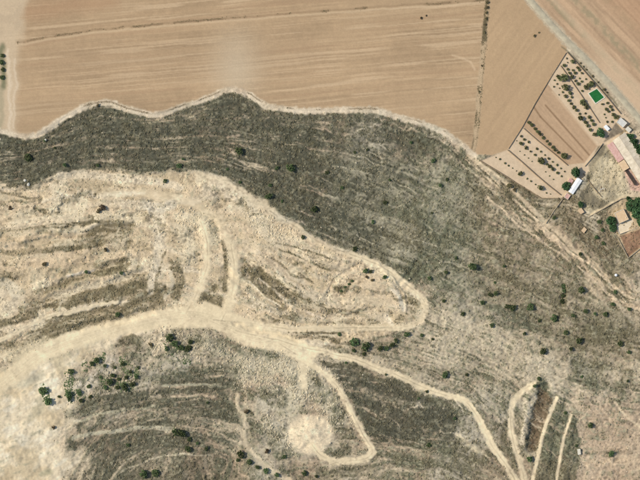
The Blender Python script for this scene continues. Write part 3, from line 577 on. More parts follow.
# ------------------------------------------------------------------ build helpers
def tag(o, label=None, cat=None, group=None, kind=None):
    if label: o['label'] = label
    if cat: o['category'] = cat
    if group: o['group'] = group
    if kind: o['kind'] = kind
    return o
def link_mesh(name, me, mat, parent=None, loc=None):
    o = bpy.data.objects.new(name, me); col.objects.link(o)
    if mat is not None and not me.materials: me.materials.append(mat)
    if parent: o.parent = parent
    if loc is not None: o.location = loc
    return o
def empty(name, loc):
    o = bpy.data.objects.new(name, None); col.objects.link(o); o.location = loc; o.empty_display_size = 0.5
    return o
def W(u, v, dz=0.0, z=None):
    return Vector((u-320, 240-v, (zat(u, v) if z is None else z)+dz))
def mesh_np(name, verts, faces, nper, mat, colr=None, smooth=False):
    """verts [n,3], faces flat int array of polygons with nper corners"""
    me = bpy.data.meshes.new(name)
    nf = len(faces)//nper
    me.vertices.add(len(verts)); me.vertices.foreach_set('co', np.ascontiguousarray(verts, np.float32).ravel())
    me.loops.add(len(faces)); me.loops.foreach_set('vertex_index', np.ascontiguousarray(faces, np.int32))
    me.polygons.add(nf); me.polygons.foreach_set('loop_start', np.arange(0, nf*nper, nper, dtype=np.int32))
    me.polygons.foreach_set('loop_total', np.full(nf, nper, np.int32))
    if smooth: me.polygons.foreach_set('use_smooth', np.ones(nf, bool))
    me.update(calc_edges=True)
    if colr is not None:
        a = me.attributes.new('soil', 'FLOAT_COLOR', 'POINT')
        cc = np.ones((len(verts), 4), np.float32); cc[:, :3] = colr
        a.data.foreach_set('color', cc.ravel())
    if mat is not None: me.materials.append(mat)
    return me

# ------------------------------------------------------------------ the land, split where its surfaces change
zone = np.zeros(U.shape, np.int32)               # 0 hillside
ZN = ['hillside']
def add_zone(name, mask, thr=0.5):
    ZN.append(name); zone[mask > thr] = len(ZN)-1
add_zone('quarry_ground', quarry)
add_zone('spoil_mound', S_disc)
add_zone('gravel_flat', paleW)
above = (V < np.interp(U, [p[0] for p in PATH], [p[1] for p in PATH]))
add_zone('stubble_field', m_farmland)
add_zone('stubble_field', m_farmland*above*(U < 487))
add_zone('stubble_field', m_farmland*mR)
add_zone('fallow_field', m_farmland*mN)
add_zone('field_bank', m_edge)
add_zone('grass_strip', sm*m_farmland)
for k in ['TLOW', 'TF', 'TE', 'TD', 'TC', 'T8', 'T7', 'T4', 'T3C', 'T3B', 'T3A', 'RIMT', 'T2U', 'T2', 'TB', 'T1A', 'T1']:
    add_zone('dirt_track', tr[k])
add_zone('orchard_ground', m_plots)
add_zone('tilled_strip', strips)
add_zone('farmyard', np.maximum(yard, barn_y)); add_zone('farmyard', house_y)
add_zone('tilled_plot', tri); add_zone('tilled_plot', m_red)
add_zone('dirt_track', tr['FT'])
add_zone('road_verge', rv)
fz = zone[:-1, :-1]
idx = np.arange(NU*NV).reshape(NV, NU)
quads = np.stack([idx[:-1, :-1], idx[1:, :-1], idx[1:, 1:], idx[:-1, 1:]], -1)
PV = np.stack([U-320, 240-V, Z], -1).reshape(-1, 3); PC = C.reshape(-1, 3)
for zi, nm in enumerate(ZN):
    f = quads[fz == zi].ravel()
    if not len(f): continue
    uq, inv = np.unique(f, return_inverse=True)
    me = mesh_np(nm, PV[uq], inv.ravel(), 4, M['field' if nm in ('stubble_field', 'fallow_field', 'orchard_ground', 'tilled_strip', 'gravel_flat', 'dirt_track') else 'soil'], PC[uq], True)
    tag(link_mesh(nm, me, None), kind='structure')
# land beyond, to the horizon
k = [-4000, -335, 335, 4000]; l_ = [-4000, -255, 255, 4000]
vv = [(x, y, 2.0 if y > 0 else -2.0) for y in l_ for x in k]
ff = [(r*4+c, r*4+c+1, r*4+c+5, r*4+c+4) for r in range(3) for c in range(3) if not (r == 1 and c == 1)]
me = mesh_np('outlying_land', np.array(vv), np.array(ff).ravel(), 4, noise_mat('outlying_soil', (150,130,98), (200,170,130), 0.01))
tag(link_mesh('outlying_land', me, None), kind='structure')
# road sheet
P = smooth_pts(ROAD, 2); rv_, rf_ = [], []
for i, p in enumerate(P):
    a = P[max(0, i-1)]; b = P[min(len(P)-1, i+1)]; t = (b-a)/np.hypot(*(b-a)); nrm = np.array([-t[1], t[0]])
    for off, hz in ((-3.0, 0.02), (-2.9, 0.09), (0, 0.15), (2.9, 0.09), (3.0, 0.02)):
        q2 = p+nrm*off; rv_.append((q2[0]-320, 240-q2[1], ZTOP+hz))
for i in range(len(P)-1):
    for j in range(4): rf_.append((i*5+j, i*5+5+j, i*5+6+j, i*5+1+j))
me = mesh_np('asphalt_road', np.array(rv_), np.array(rf_).ravel(), 4, M['asphalt'])
tag(link_mesh('asphalt_road', me, None), kind='structure')
bmv = bmesh.new(); bmv.from_mesh(me); bmesh.ops.recalc_face_normals(bmv, faces=bmv.faces)
if sum(f.normal.z for f in bmv.faces) < 0: bmesh.ops.reverse_faces(bmv, faces=bmv.faces)
bmv.to_mesh(me); bmv.free()

# ------------------------------------------------------------------ buildings, walls
def prism(bm, pts, z0, z1):
    vb = [bm.verts.new((p[0], p[1], z0)) for p in pts]; vt = [bm.verts.new((p[0], p[1], z1)) for p in pts]
    n = len(pts); bm.faces.new(vt); bm.faces.new(vb[::-1])
    for i in range(n): bm.faces.new((vb[i], vb[(i+1) % n], vt[(i+1) % n], vt[i]))
def hexa(bm, lo, hi):
    vb = [bm.verts.new(p) for p in lo]; vt = [bm.verts.new(p) for p in hi]
    n = len(lo); bm.faces.new(vt); bm.faces.new(vb[::-1])
    for i in range(n): bm.faces.new((vb[i], vb[(i+1) % n], vt[(i+1) % n], vt[i]))
def fin(bm, name, mat, parent=None, loc=None, bevel=0):
    if bevel: bmesh.ops.bevel(bm, geom=list(bm.edges), offset=bevel, segments=1, affect='EDGES')
    bmesh.ops.recalc_face_normals(bm, faces=bm.faces)
    me = bpy.data.meshes.new(name); bm.to_mesh(me); bm.free()
    return link_mesh(name, me, mat, parent, loc)
def building(name, label, cat, quad, h, rise, roofmat, wallmat='wall', roof='gable', over=0.35, doors=(), windows=(), chimney=None, z0=None, roofname='roof', panel=0):
    """quad: px corners; ridge runs parallel to edge 0-1"""
    q = [Vector((p[0]-320, 240-p[1])) for p in quad]
    c = sum(q, Vector((0, 0)))/4
    if z0 is None: z0 = min(zat(*p) for p in quad)-0.1
    root = empty(name, (c.x, c.y, z0)); tag(root, label, cat)
    q = [p-c for p in q]
    area = sum(q[i].x*q[(i+1) % 4].y-q[(i+1) % 4].x*q[i].y for i in range(4))
    bm = bmesh.new()
    m03 = (q[0]+q[3])/2; m12 = (q[1]+q[2])/2
    if roof == 'gable':
        lo = [bm.verts.new((p.x, p.y, 0)) for p in q]; hi = [bm.verts.new((p.x, p.y, h)) for p in q]
        ra = bm.verts.new((m03.x, m03.y, h+rise)); rb = bm.verts.new((m12.x, m12.y, h+rise))
        bm.faces.new(lo[::-1]); bm.faces.new((lo[0], lo[1], hi[1], hi[0])); bm.faces.new((lo[2], lo[3], hi[3], hi[2]))
        bm.faces.new((lo[1], lo[2], hi[2], rb, hi[1])); bm.faces.new((lo[3], lo[0], hi[0], ra, hi[3]))
    else:
        prism(bm, q, 0, h-0.02)
    fin(bm, 'wall', M[wallmat], root)
    al = (q[1]-q[0]).normalized(); ac = (q[3]-q[0]).normalized()
    e = [q[0]-al*over-ac*over, q[1]+al*over-ac*over, q[2]+al*over+ac*over, q[3]-al*over+ac*over]
    th = 0.14
    bm = bmesh.new()
    if roof == 'gable':
        drop = rise*over/max(0.1, (q[3]-q[0]).length/2)
        r0 = (e[0]+e[3])/2; r1 = (e[1]+e[2])/2; g_ = 0.03
        def P3(p, z): return (p.x, p.y, z)
        for (a, b, sgn) in ((e[0], e[1], -1), (e[3], e[2], 1)):
            npn = max(1, int((e[1]-e[0]).length/panel)) if panel else 1
            if npn > 1:
                for i in range(npn):
                    f0, f1 = i/npn, (i+1)/npn-0.05/(e[1]-e[0]).length
                    jit = random.uniform(0, 0.035)
                    lo = [P3(a.lerp(b, f0), h-drop+g_+jit), P3(a.lerp(b, f1), h-drop+g_+jit), P3(r0.lerp(r1, f1), h+rise+g_+jit), P3(r0.lerp(r1, f0), h+rise+g_+jit)]
                    bm2 = bmesh.new(); hexa(bm2, lo, [(x, y, z+th) for x, y, z in lo]); fin(bm2, 'roof_panel', M[roofmat], root)
                continue
            lo = [P3(a, h-drop+g_), P3(b, h-drop+g_), P3(r1+ac*sgn*0.0, h+rise+g_), P3(r0+ac*sgn*0.0, h+rise+g_)]
            bm2 = bmesh.new(); hexa(bm2, lo, [(x, y, z+th) for x, y, z in lo]); fin(bm2, roofname, M[roofmat], root)
        bm.free(); bm = bmesh.new(); rw = 0.22
        prism(bm, [r0-ac*rw, r1-ac*rw, r1+ac*rw, r0+ac*rw], h+rise+th+0.005, h+rise+th+0.1)
        fin(bm, 'ridge_cap', M[roofmat], root)
        top = h+rise
    elif roof == 'shed':                           # falls from edge 0-1 to edge 2-3
        lo = [(e[0].x, e[0].y, h+rise), (e[1].x, e[1].y, h+rise), (e[2].x, e[2].y, h), (e[3].x, e[3].y, h)]
        hexa(bm, lo, [(x, y, z+th) for x, y, z in lo]); fin(bm, roofname, M[roofmat], root)
        bm = bmesh.new()
        lo = [(q[i].x*0.995, q[i].y*0.995, h-0.02) for i in range(4)]; hi = [(q[0].x*0.995, q[0].y*0.995, h+rise-0.02), (q[1].x*0.995, q[1].y*0.995, h+rise-0.02), (q[2].x*0.995, q[2].y*0.995, h-0.005), (q[3].x*0.995, q[3].y*0.995, h-0.005)]
        hexa(bm, lo, hi); fin(bm, 'upper_wall', M[wallmat], root); top = h+rise
    else:                                          # flat with parapet
        prism(bm, q, h, h+0.12); fin(bm, roofname, M[roofmat], root); top = h
        for i in range(4):
            a, b = q[i], q[(i+1) % 4]; d = (b-a).normalized(); n = Vector((-d.y, d.x)) if area > 0 else Vector((d.y, -d.x))
            bm = bmesh.new(); prism(bm, [a, b-d*0.22, b-d*0.22+n*0.22, a+n*0.22], h+0.121, h+0.42); fin(bm, 'parapet', M[wallmat], root)
    def opening(kind, side, f, wd, zb, zh):
        a, b = q[side], q[(side+1) % 4]; d = (b-a).normalized(); n = Vector((d.y, -d.x))
        if n.dot((a+b)/2) < 0: n = -n
        p = a+(b-a)*f; hw = wd/2
        bm = bmesh.new(); prism(bm, [p-d*hw-n*0.05, p+d*hw-n*0.05, p+d*hw+n*0.04, p-d*hw+n*0.04], zb, zb+zh)
        if kind == 'door':
            o = fin(bm, 'door', M['door'], root)
            bm = bmesh.new(); pp = p+d*hw*0.75; prism(bm, [pp-d*.05+n*.04, pp+d*.05+n*.04, pp+d*.05+n*.1, pp-d*.05+n*.1], zb+1.0, zb+1.12); fin(bm, 'handle', M['grey_roof'], o)
        else:
            o = fin(bm, 'window', M['glass'], root)
            bm = bmesh.new(); prism(bm, [p-d*(hw+.1)-n*.02, p+d*(hw+.1)-n*.02, p+d*(hw+.1)+n*.14, p-d*(hw+.1)+n*.14], zb-0.1, zb-0.005); fin(bm, 'sill', M['concrete'], o)
            bm = bmesh.new(); prism(bm, [p-d*(hw+.08)-n*.02, p+d*(hw+.08)-n*.02, p+d*(hw+.08)+n*.06, p-d*(hw+.08)+n*.06], zb+zh+0.005, zb+zh+0.12); fin(bm, 'frame', M['white'], o)
    for a in doors: opening('door', *a)
    for a in windows: opening('window', *a)
    if chimney:
        bm = bmesh.new(); cx, cy = chimney[0]-320-c.x, 240-chimney[1]-c.y
        prism(bm, [(cx-.35, cy-.35), (cx+.35, cy-.35), (cx+.35, cy+.35), (cx-.35, cy+.35)], top-0.3, top+1.0); fin(bm, 'chimney', M['wall'], root)
    return root
win = lambda side, n, w_=1.0: [(side, (i+1)/(n+1), w_, 1.1, 1.0) for i in range(n)]
building('white_building', 'narrow building with a bright white roof between two round trees', 'building', [(576.7,177.9),(567.9,191.5),(572.0,194.2),(581,180.8)], 3.2, 0.5, 'white_roof', roof='gable', doors=[(2, 0.3, 1.0, 0.05, 2.1)], windows=win(0, 3)+[(2, 0.6, 1.0, 1.1, 1.0)], panel=4.0)
building('annex', 'small pinkish flat roofed annex at lower end of white roofed building', 'building', [(566.2,193),(563.4,197.4),(567,199.8),(570,195.4)], 2.4, 0, 'pink_roof', roof='flat', doors=[(1, 0.5, 0.9, 0.05, 2.0)])
building('outbuilding', 'tiny beige outbuilding tucked between the two round trees', 'building', [(569.2,178.6),(567.6,181.4),(570.6,183.4),(572.4,180.6)], 2.3, 0.3, 'pink_roof', roof='shed', doors=[(3, 0.5, 0.8, 0.05, 1.9)])
building('shed', 'small pale shed beside a dark round tree in the yard', 'shed', [(577.6,210.2),(580.6,208.4),(583.2,212.2),(580.0,213.8)], 2.6, 0.5, 'tan_roof', roof='shed', doors=[(1, 0.5, 0.9, 0.05, 2.0)])
building('hut', 'isolated small pale hut on brown scrub below the shed', 'hut', [(581.2,230.6),(583.6,227.4),(586,229.4),(583.4,232.8)], 2.0, 0.3, 'tan_roof', roof='shed', doors=[(1, 0.5, 0.8, 0.05, 1.8)])
building('barn', 'very long cream roofed barn at the right edge', 'barn', [(612.2,141.2),(644,190),(656,182.5),(623.8,133.2)], 4.5, 1.4, 'cream_roof', panel=4.2, roof='gable', over=0.5, doors=[(3, 0.5, 3.5, 0.05, 3.4)], windows=win(0, 9, 1.4)+win(2, 9, 1.4))
building('lean_to', 'faded pink roofed lean-to along the left side of the long barn', 'shed', [(611.6,142.1),(622.6,159.0),(617.2,162.6),(606.2,145.8)], 2.7, 0.7, 'pink_roof', roof='shed', over=0.2, doors=[(2, 0.3, 2.4, 0.05, 2.3), (2, 0.7, 2.4, 0.05, 2.3)])
building('lean_to', 'short cream lean-to just below the pink lean-to of the barn', 'shed', [(622.9,160.0),(628,167.9),(622.4,171.4),(617.5,163.6)], 3.0, 0.4, 'tan_roof', roof='shed', over=0.2, doors=[(2, 0.5, 2.4, 0.05, 2.3)])
building('shadow_strip', 'narrow dark strip standing in for a roof shadow beside the lower half of the barn', 'shed', [(625.6,168.6),(635.8,184.0),(633.8,185.4),(623.6,170.0)], 2.4, 0.2, 'shadow_and_cap', wallmat='dark_wall', roof='shed', over=0.15, doors=[(2, 0.5, 2.0, 0.05, 2.0)])  # dark-topped block stands in for a roof's shadow on the yard
building('store', 'square pale grey roofed store above the barn beside the road', 'building', [(615.6,122.6),(619.6,117.8),(626.2,123.4),(622.0,128)], 3.4, 0, 'grey_roof', roof='flat', doors=[(0, 0.5, 2.0, 0.05, 2.4)], windows=win(1, 2))
building('shed', 'small pale block between the grey store and the barn hedge', 'shed', [(624.6,129.4),(627,127),(630.4,130),(628,132.6)], 2.4, 0.3, 'concrete', roof='shed', doors=[(0, 0.5, 0.9, 0.05, 2.0)])
building('shed', 'little white roofed shed next to the dark tree at orchard corner', 'shed', [(603,127.2),(605.2,125.4),(608.6,129),(606.6,131)], 2.4, 0.3, 'white_roof', roof='shed', doors=[(3, 0.5, 0.9, 0.05, 2.0)])
building('house', 'square tan roofed house beside the large dark trees', 'house', [(613.6,213.2),(622.6,209),(627.8,219.4),(618.2,223.6)], 3.6, 0, 'tan_roof', roof='flat', doors=[(2, 0.6, 1.1, 0.6, 2.1)], windows=win(0, 2)+win(3, 2)+win(1, 2), chimney=(625,217.5))
building('hut', 'tiny white hut beside a bush at the lower right', 'hut', [(578.2,450),(580.6,449.6),(581.2,454.6),(578.8,455)], 2.2, 0.3, 'concrete', roof='shed', doors=[(1, 0.5, 0.9, 0.05, 1.9)])
# terrace of the house
c = W(626, 227); tr_ = empty('terrace', (c.x, c.y, zat(626, 227)-0.2)); tag(tr_, 'pale paved terrace adjoining the tan roofed house', 'terrace')
tq = [(615.4,224.6),(628.4,219.9),(633.6,219.6),(637.6,227.4),(618.4,234.4)]
bm = bmesh.new(); prism(bm, [(p[0]-320-c.x, 240-p[1]-c.y) for p in tq], 0, 0.75); fin(bm, 'slab', M['terrace'], tr_)
for a, b in ((tq[3], tq[4]), (tq[4], tq[0])):
    A2 = Vector((a[0]-320-c.x, 240-a[1]-c.y)); B2 = Vector((b[0]-320-c.x, 240-b[1]-c.y)); d = (B2-A2).normalized(); n = Vector((-d.y, d.x))
    if n.dot(A2) > 0: n = -n
    bm = bmesh.new(); prism(bm, [A2+d*.3, B2-d*.3, B2-d*.3+n*.25, A2+d*.3+n*.25], 0.752, 1.5); fin(bm, 'parapet', M['wall'], tr_)
# green court
cq = [(588.3,93.8),(596.3,89.2),(603.4,97.6),(595,103.4)]
c = W(595.8, 96); rt = empty('court', (c.x, c.y, ZTOP-0.05)); tag(rt, 'bright green rectangular court with a pale kerb beside the road', 'court')
L2 = [Vector((p[0]-320-c.x, 240-p[1]-c.y)) for p in cq]
bm = bmesh.new(); prism(bm, [p*0.985 for p in L2], 0, 0.35); fin(bm, 'turf', M['turf'], rt)
for i in range(4):
    a, b = L2[i], L2[(i+1) % 4]; d = (b-a).normalized(); n = Vector((d.y, -d.x))
    if n.dot(a) < 0: n = -n
    bm = bmesh.new(); prism(bm, [a, b+d*0.9, b+d*0.9+n*0.9, a+n*0.9], 0, 0.5); fin(bm, 'kerb', M['concrete'], rt)
    for f in (0.0, 0.5):
        p = a+(b-a)*f+n*0.45; bm = bmesh.new()
        prism(bm, [p+Vector((.05*math.cos(t), .05*math.sin(t))) for t in [k_*math.pi/3 for k_ in range(6)]], 0.5, 3.0); fin(bm, 'post', M['grey_roof'], rt)
def wall_run(name, label, cat, pts, h, th, mat, cop=True):
    base = min(zat(*p) for p in pts)
    c = W(*pts[0]); root = empty(name, (c.x, c.y, base)); tag(root, label, cat)
    for a, b in zip(pts[:-1], pts[1:]):
        n = max(1, int(math.hypot(b[0]-a[0], b[1]-a[1])/5))
        for i in range(n):
            p0 = Vector((a[0]+(b[0]-a[0])*i/n, a[1]+(b[1]-a[1])*i/n)); p1 = Vector((a[0]+(b[0]-a[0])*(i+1)/n, a[1]+(b[1]-a[1])*(i+1)/n))
            z = min(zat(*p0), zat(*p1))-base
            A2 = Vector((p0.x-320-c.x, 240-p0.y-c.y)); B2 = Vector((p1.x-320-c.x, 240-p1.y-c.y)); d = (B2-A2).normalized(); nn = Vector((-d.y, d.x))*th/2
            hh = h*random.uniform(0.9, 1.08)
            bm = bmesh.new(); prism(bm, [A2-nn, B2-nn-d*0.01, B2+nn-d*0.01, A2+nn], z-0.3, z+hh); s = fin(bm, 'wall_section', M[mat], root)
            if cop:
                bm = bmesh.new(); prism(bm, [A2-nn*1.25, B2-nn*1.25-d*0.02, B2+nn*1.25-d*0.02, A2+nn*1.25], z+hh+0.004, z+hh+0.12); fin(bm, 'coping', M[mat], s)
    return root
wall_run('boundary_wall', 'roadside wall between the orchard and the asphalt road', 'wall', [(566.5,52.5),(580,67.5),(595,84.5),(608,99.5),(620,114)], 1.5, 0.5, 'dark_wall')
wall_run('boundary_wall', 'low wall along the field side of the orchard plots', 'wall', [(565.6,53),(547,83),(535,103),(522,127),(508,149)], 0.9, 0.4, 'dark_wall')
wall_run('dividing_wall', 'thin wall splitting the upper orchard lengthwise above the green court', 'wall', [(560,66),(570,80),(580,94.5),(590,109.5),(599,123)], 1.1, 0.4, 'dark_wall')
wall_run('terrace_wall', 'terrace wall below the row of round shrubs beside the tilled strips', 'wall', [(523,128.5),(538,141.5),(553,153.5),(567,165.5)], 1.2, 0.5, 'dark_wall')
wall_run('terrace_wall', 'dark terrace wall between young orchard and lowest plot', 'wall', [(507,150),(520,161),(535,174.5),(548,185.5),(560,195)], 1.4, 0.6, 'dark_wall')
wall_run('boundary_wall', 'low wall along the lower scrub side of the lowest plot', 'wall', [(480,161),(500,173),(518,184.5),(530,191.5),(541,198.5),(558,198.5)], 1.2, 0.5, 'dark_wall')
wall_run('boundary_wall', 'straight pale wall running down left from the pink annex', 'wall', [(562,199),(553,211.5),(545.5,223.5)], 1.3, 0.5, 'stone_wall')
wall_run('boundary_wall', 'pale wall along the lower side of the farm track', 'wall', [(588,217),(600,210.2),(611,203.8),(621,198.6),(630,197.4)], 1.6, 0.5, 'stone_wall')
wall_run('boundary_wall', 'pale wall around the lower corner of the red soil plot', 'wall', [(617.5,238),(622.5,248),(627.6,258),(640,248.2),(656,235)], 1.3, 0.5, 'stone_wall')
wall_run('boundary_wall', 'wall between the tilled strips and the farmyard', 'wall', [(602,143.5),(593,156),(584,166.5)], 1.3, 0.4, 'stone_wall')
wall_run('boundary_wall', 'low wall behind the white roofed building facing the yard', 'wall', [(582.5,173.5),(588,181),(594,189),(601,197)], 1.0, 0.5, 'dark_wall')

# ------------------------------------------------------------------ trees and bushes
def crown_mesh(name, nclump, nleaf, leaf, seed, flat=0.8, gap=0.15, core=True):
    """unit crown (radius 1, base at z=0): many leaf faces in clumps over an uneven volume"""
    r = np.random.default_rng(seed); vs_, fs_ = [], []; k_ = 0
    lob = r.uniform(0.72, 1.12, 7); pha = r.uniform(0, 6.28)
    for c_ in range(nclump):
        t = r.uniform(0, 2*math.pi); rr = math.sqrt(r.uniform(0, 1))
        lim = np.interp(((t+pha) % 6.283)/6.283*7, range(8), list(lob)+[lob[0]])
        rad = rr*0.86*lim; hz = flat*math.sqrt(max(0.05, 1-(rr*0.95)**2))
        zc = flat*0.75+hz*(r.uniform(0.25, 1.0) if r.random() < 0.75 else r.uniform(-0.7, 0.2))
        cx, cy = rad*math.cos(t), rad*math.sin(t); cr = r.uniform(0.13, 0.26)
        for l in range(nleaf):
            d = r.normal(size=3); d /= np.linalg.norm(d); p = np.array([cx, cy, zc])+d*cr*r.uniform(0.5, 1.0)
            n = d+r.normal(size=3)*0.6; n /= np.linalg.norm(n)
            a = np.cross(n, r.normal(size=3)); a /= np.linalg.norm(a)+1e-9; b = np.cross(n, a)
            s = leaf*r.uniform(0.7, 1.4)
            vs_ += [p-a*s, p+b*s*0.55, p+a*s, p-b*s*0.55]; fs_ += [k_, k_+1, k_+2, k_+3]; k_ += 4
    return mesh_np(name, np.array(vs_), np.array(fs_), 4, None)
def trunk_mesh(name, seed, limbs=4, r0=0.10):
    r = random.Random(seed); bm = bmesh.new()
    def tube(p0, p1, ra, rb, n=6):
        d = (p1-p0).normalized(); x = d.orthogonal().normalized(); y = d.cross(x)
        A = [bm.verts.new(p0+(x*math.cos(t)+y*math.sin(t))*ra) for t in [i*2*math.pi/n for i in range(n)]]
        B = [bm.verts.new(p1+(x*math.cos(t)+y*math.sin(t))*rb) for t in [i*2*math.pi/n for i in range(n)]]
        for i in range(n): bm.faces.new((A[i], A[(i+1) % n], B[(i+1) % n], B[i]))
        bm.faces.new(B)
    top = Vector((r.uniform(-.08, .08), r.uniform(-.08, .08), 0.55))
    tube(Vector((0, 0, -0.15)), top, r0, r0*0.7)
    for i in range(limbs):
        t = i*2*math.pi/limbs+r.uniform(-.4, .4)
        tube(top-Vector((0, 0, .05)), top+Vector((math.cos(t)*0.5, math.sin(t)*0.5, r.uniform(.35, .7))), r0*0.55, r0*0.2, 5)
    bmesh.ops.recalc_face_normals(bm, faces=bm.faces)
    me = bpy.data.meshes.new(name); bm.to_mesh(me); bm.free(); me.materials.append(M['bark'])
    return me
CROWNS = {}
def crowns(key, mat, n, nclump, nleaf, leaf, flat):
    CROWNS[key] = []
    for i in range(n):
        me = crown_mesh('crown', nclump, nleaf, leaf, 100+len(CROWNS)*7+i*13, flat)
        me.materials.clear(); me.materials.append(M[mat]); CROWNS[key].append(me)
crowns('dark', 'leaf_dark', 4, 90, 14, 0.12, 0.75)
crowns('olive', 'leaf_olive', 4, 40, 11, 0.17, 0.75)
crowns('bush', 'leaf_bush', 5, 44, 11, 0.16, 0.62)
crowns('dry', 'leaf_dry', 3, 36, 10, 0.17, 0.55)
TRUNKS = [trunk_mesh('trunk', i) for i in range(4)]
def plant(name, label, cat, u, v, r, kind, group=None, sy=1.0, hk=1.0):
    root = empty(name, W(u, v)); tag(root, label, cat, group)
    i = random.randrange(1000)
    o = link_mesh('trunk', TRUNKS[i % len(TRUNKS)], None, root); o.scale = (r, r, r*hk)
    o = link_mesh('crown', CROWNS[kind][i % len(CROWNS[kind])], None, root); sx = random.uniform(0.88, 1.14); o.scale = (r*sx, r*sy/sx, r*hk*random.uniform(0.75, 1.15)); o.rotation_euler = (random.gauss(0, 0.1), random.gauss(0, 0.1), random.uniform(0, 6.28))
    return root
ORD = ['first', 'second', 'third', 'fourth', 'fifth', 'sixth', 'seventh', 'eighth', 'ninth', 'tenth', 'eleventh', 'twelfth', 'thirteenth', 'fourteenth', 'fifteenth', 'sixteenth', 'seventeenth', 'eighteenth', 'nineteenth', 'twentieth']
def ordn(i): return ORD[i] if i < 20 else 'number %d' % (i+1)
def row(name, cat, pts, kind, where, group, rs=1.04, hk=1.0, adj=None, key=None):
    pts = sorted(pts, key=key or (lambda p: p[0]))
    for i, p in enumerate(pts):
        sz = 'tiny' if p[2] < 1.1 else 'small' if p[2] < 2.1 else 'round' if p[2] < 3.2 else 'large'
        plant(name, '%s %s%s, %s from left %s' % (sz, adj or '', name.replace('_', ' '), ordn(i), where), cat, p[0], p[1], p[2]*rs, p[3] if len(p) > 3 else kind, group, random.uniform(0.85, 1.15), hk)
row('orchard_tree', 'tree', [(571.9,61.9,2.5),(566.2,58.7,1),(563.5,65.6,1.8),(567,63,.8),(566.9,69.7,1.5),(572.5,70.6,1.3),(576.9,68.1,1.6),(578.7,70.2,1.5),(569,73.5,1.7),(574.7,73.1,1.7),(581,73.5,1.4),(571.6,77.2,2),(579,78.7,1),(585.4,79.4,1),(574.7,81.2,1.4),(581.2,81.9,1.4),(577.5,84.4,2.2),(581.5,91.2,1.2)], 'olive', 'in the top orchard corner by the road', 'olive trees of the top orchard corner')
row('orchard_tree', 'tree', [(586,87,3.2),(590.4,84,3.2)], 'olive', 'of the pair just above the green court', 'trees above the green court')
row('orchard_tree', 'tree', [(557.5,77,2),(562.6,78.6,4.4),(564.6,87.5,3.9),(554,80.6,1),(556.5,84.4,1.2),(553.5,87,.9),(559,88.5,.8),(562.2,92.2,1.2),(558.5,95,.8)], 'olive', 'at the upper end of the middle orchard strip', 'trees at the upper end of the middle orchard strip')
row('orchard_tree', 'tree', [(569.2,93,2),(565,96.4,2.1),(571.3,97.4,1.4),(567.8,100.6,1.8),(570.5,104,1.6),(573,107,2),(575.6,110.3,2),(582.2,102.8,3.3),(585.8,107.5,2.6),(579,114,1.3),(584.8,113.7,1.2)], 'olive', 'left of the green court in the orchard', 'trees in the middle orchard strip')
row('orchard_tree', 'tree', [(579.8,118.6,3),(588,117.3,2),(585,122.5,2.1),(590.8,121,1.8),(586.9,126.2,2),(593,124.7,1.8),(589.7,129.8,1.8),(594,134.5,2.4)], 'olive', 'at the lower end of the middle orchard strip', 'trees at the lower end of the middle orchard strip')
row('orchard_tree', 'tree', [(601.7,104.4,1.5),(606.9,103.3,1.5),(605.3,109.5,1.7),(609.2,106.4,1.8),(608,111.5,1.6),(611,110.3,1.8),(612.6,115,2.2),(615.8,117.3,2.5),(603.7,114.7,1),(606.4,122,1.3),(611.5,122,1.2),(605,118,.8)], 'olive', 'between green court and grey roofed store', 'trees between the court and the store')
row('round_shrub', 'shrub', [(528.5,122.7,2),(531,125.2,2.1),(534.4,129,1.7),(537.1,132.2,2),(539.4,134.7,1.9),(542.7,138.1,1.8),(546,141.2,1.5),(548.5,144,1.8),(552.2,147.5,1.9),(554.4,150,1.9),(557.5,152.7,1.7),(564,156.5,3.5)], 'olive', 'in the row beside the tilled strips', 'row of shrubs along the tilled strips', adj='dense ')
row('young_tree', 'tree', [(520.6,136.5,1.3),(523.7,139.7,1.5),(520.6,143.5,2),(528,142.2,1.6),(525.2,148,2.1),(516.2,141,.6),(519.4,151.5,.6),(530.2,151.6,1.2),(534.4,155,1.4),(524,155,.7),(528,158.2,.7),(531.5,161.6,.7)], 'olive', 'at the upper end of the young orchard', 'young trees at the upper end')
row('young_tree', 'tree', [(536.2,149,1.4),(540.2,151.9,1.2),(544.4,155.2,.9),(548,158.7,1.3),(552.2,162,1),(556.5,165.2,1.3),(560.2,168.5,1),(564,171.5,.9)], 'olive', 'in the upper row of the young orchard', 'young trees of the upper row')
row('young_tree', 'tree', [(540.6,161,3.8),(546.5,164.6,1.4),(549,166.9,2),(552.2,169.6,2),(556.9,173,1.5),(560.9,176.5,1.1),(545,172,.7),(549,176,.7),(553,179.5,.7)], 'olive', 'in the lower row of the young orchard', 'young trees of the lower row')
row('young_tree', 'tree', [(499.5,159.2,1.2),(504.5,163.2,1.1),(508,165.7,1),(520,173.7,2.4),(512,168.4,.8),(516,171,.7),(495.4,157.6,.7),(526.7,178.7,.9),(530.5,181.2,1),(535,184.6,.8),(550,194,.7),(539.2,188,3.2),(546,193,.9)], 'olive', 'in the lowest bare plot', 'trees of the lowest plot')
row('roadside_shrub', 'shrub', [(580,63.4,1.2),(583,66.8,1),(586,70,1.1),(592,76.6,1.6),(597.5,82.5,1),(603.4,89.6,1.9),(606.5,92.5,1.1)], 'dry', 'on the road verge beside the orchard', 'shrubs on the road verge')
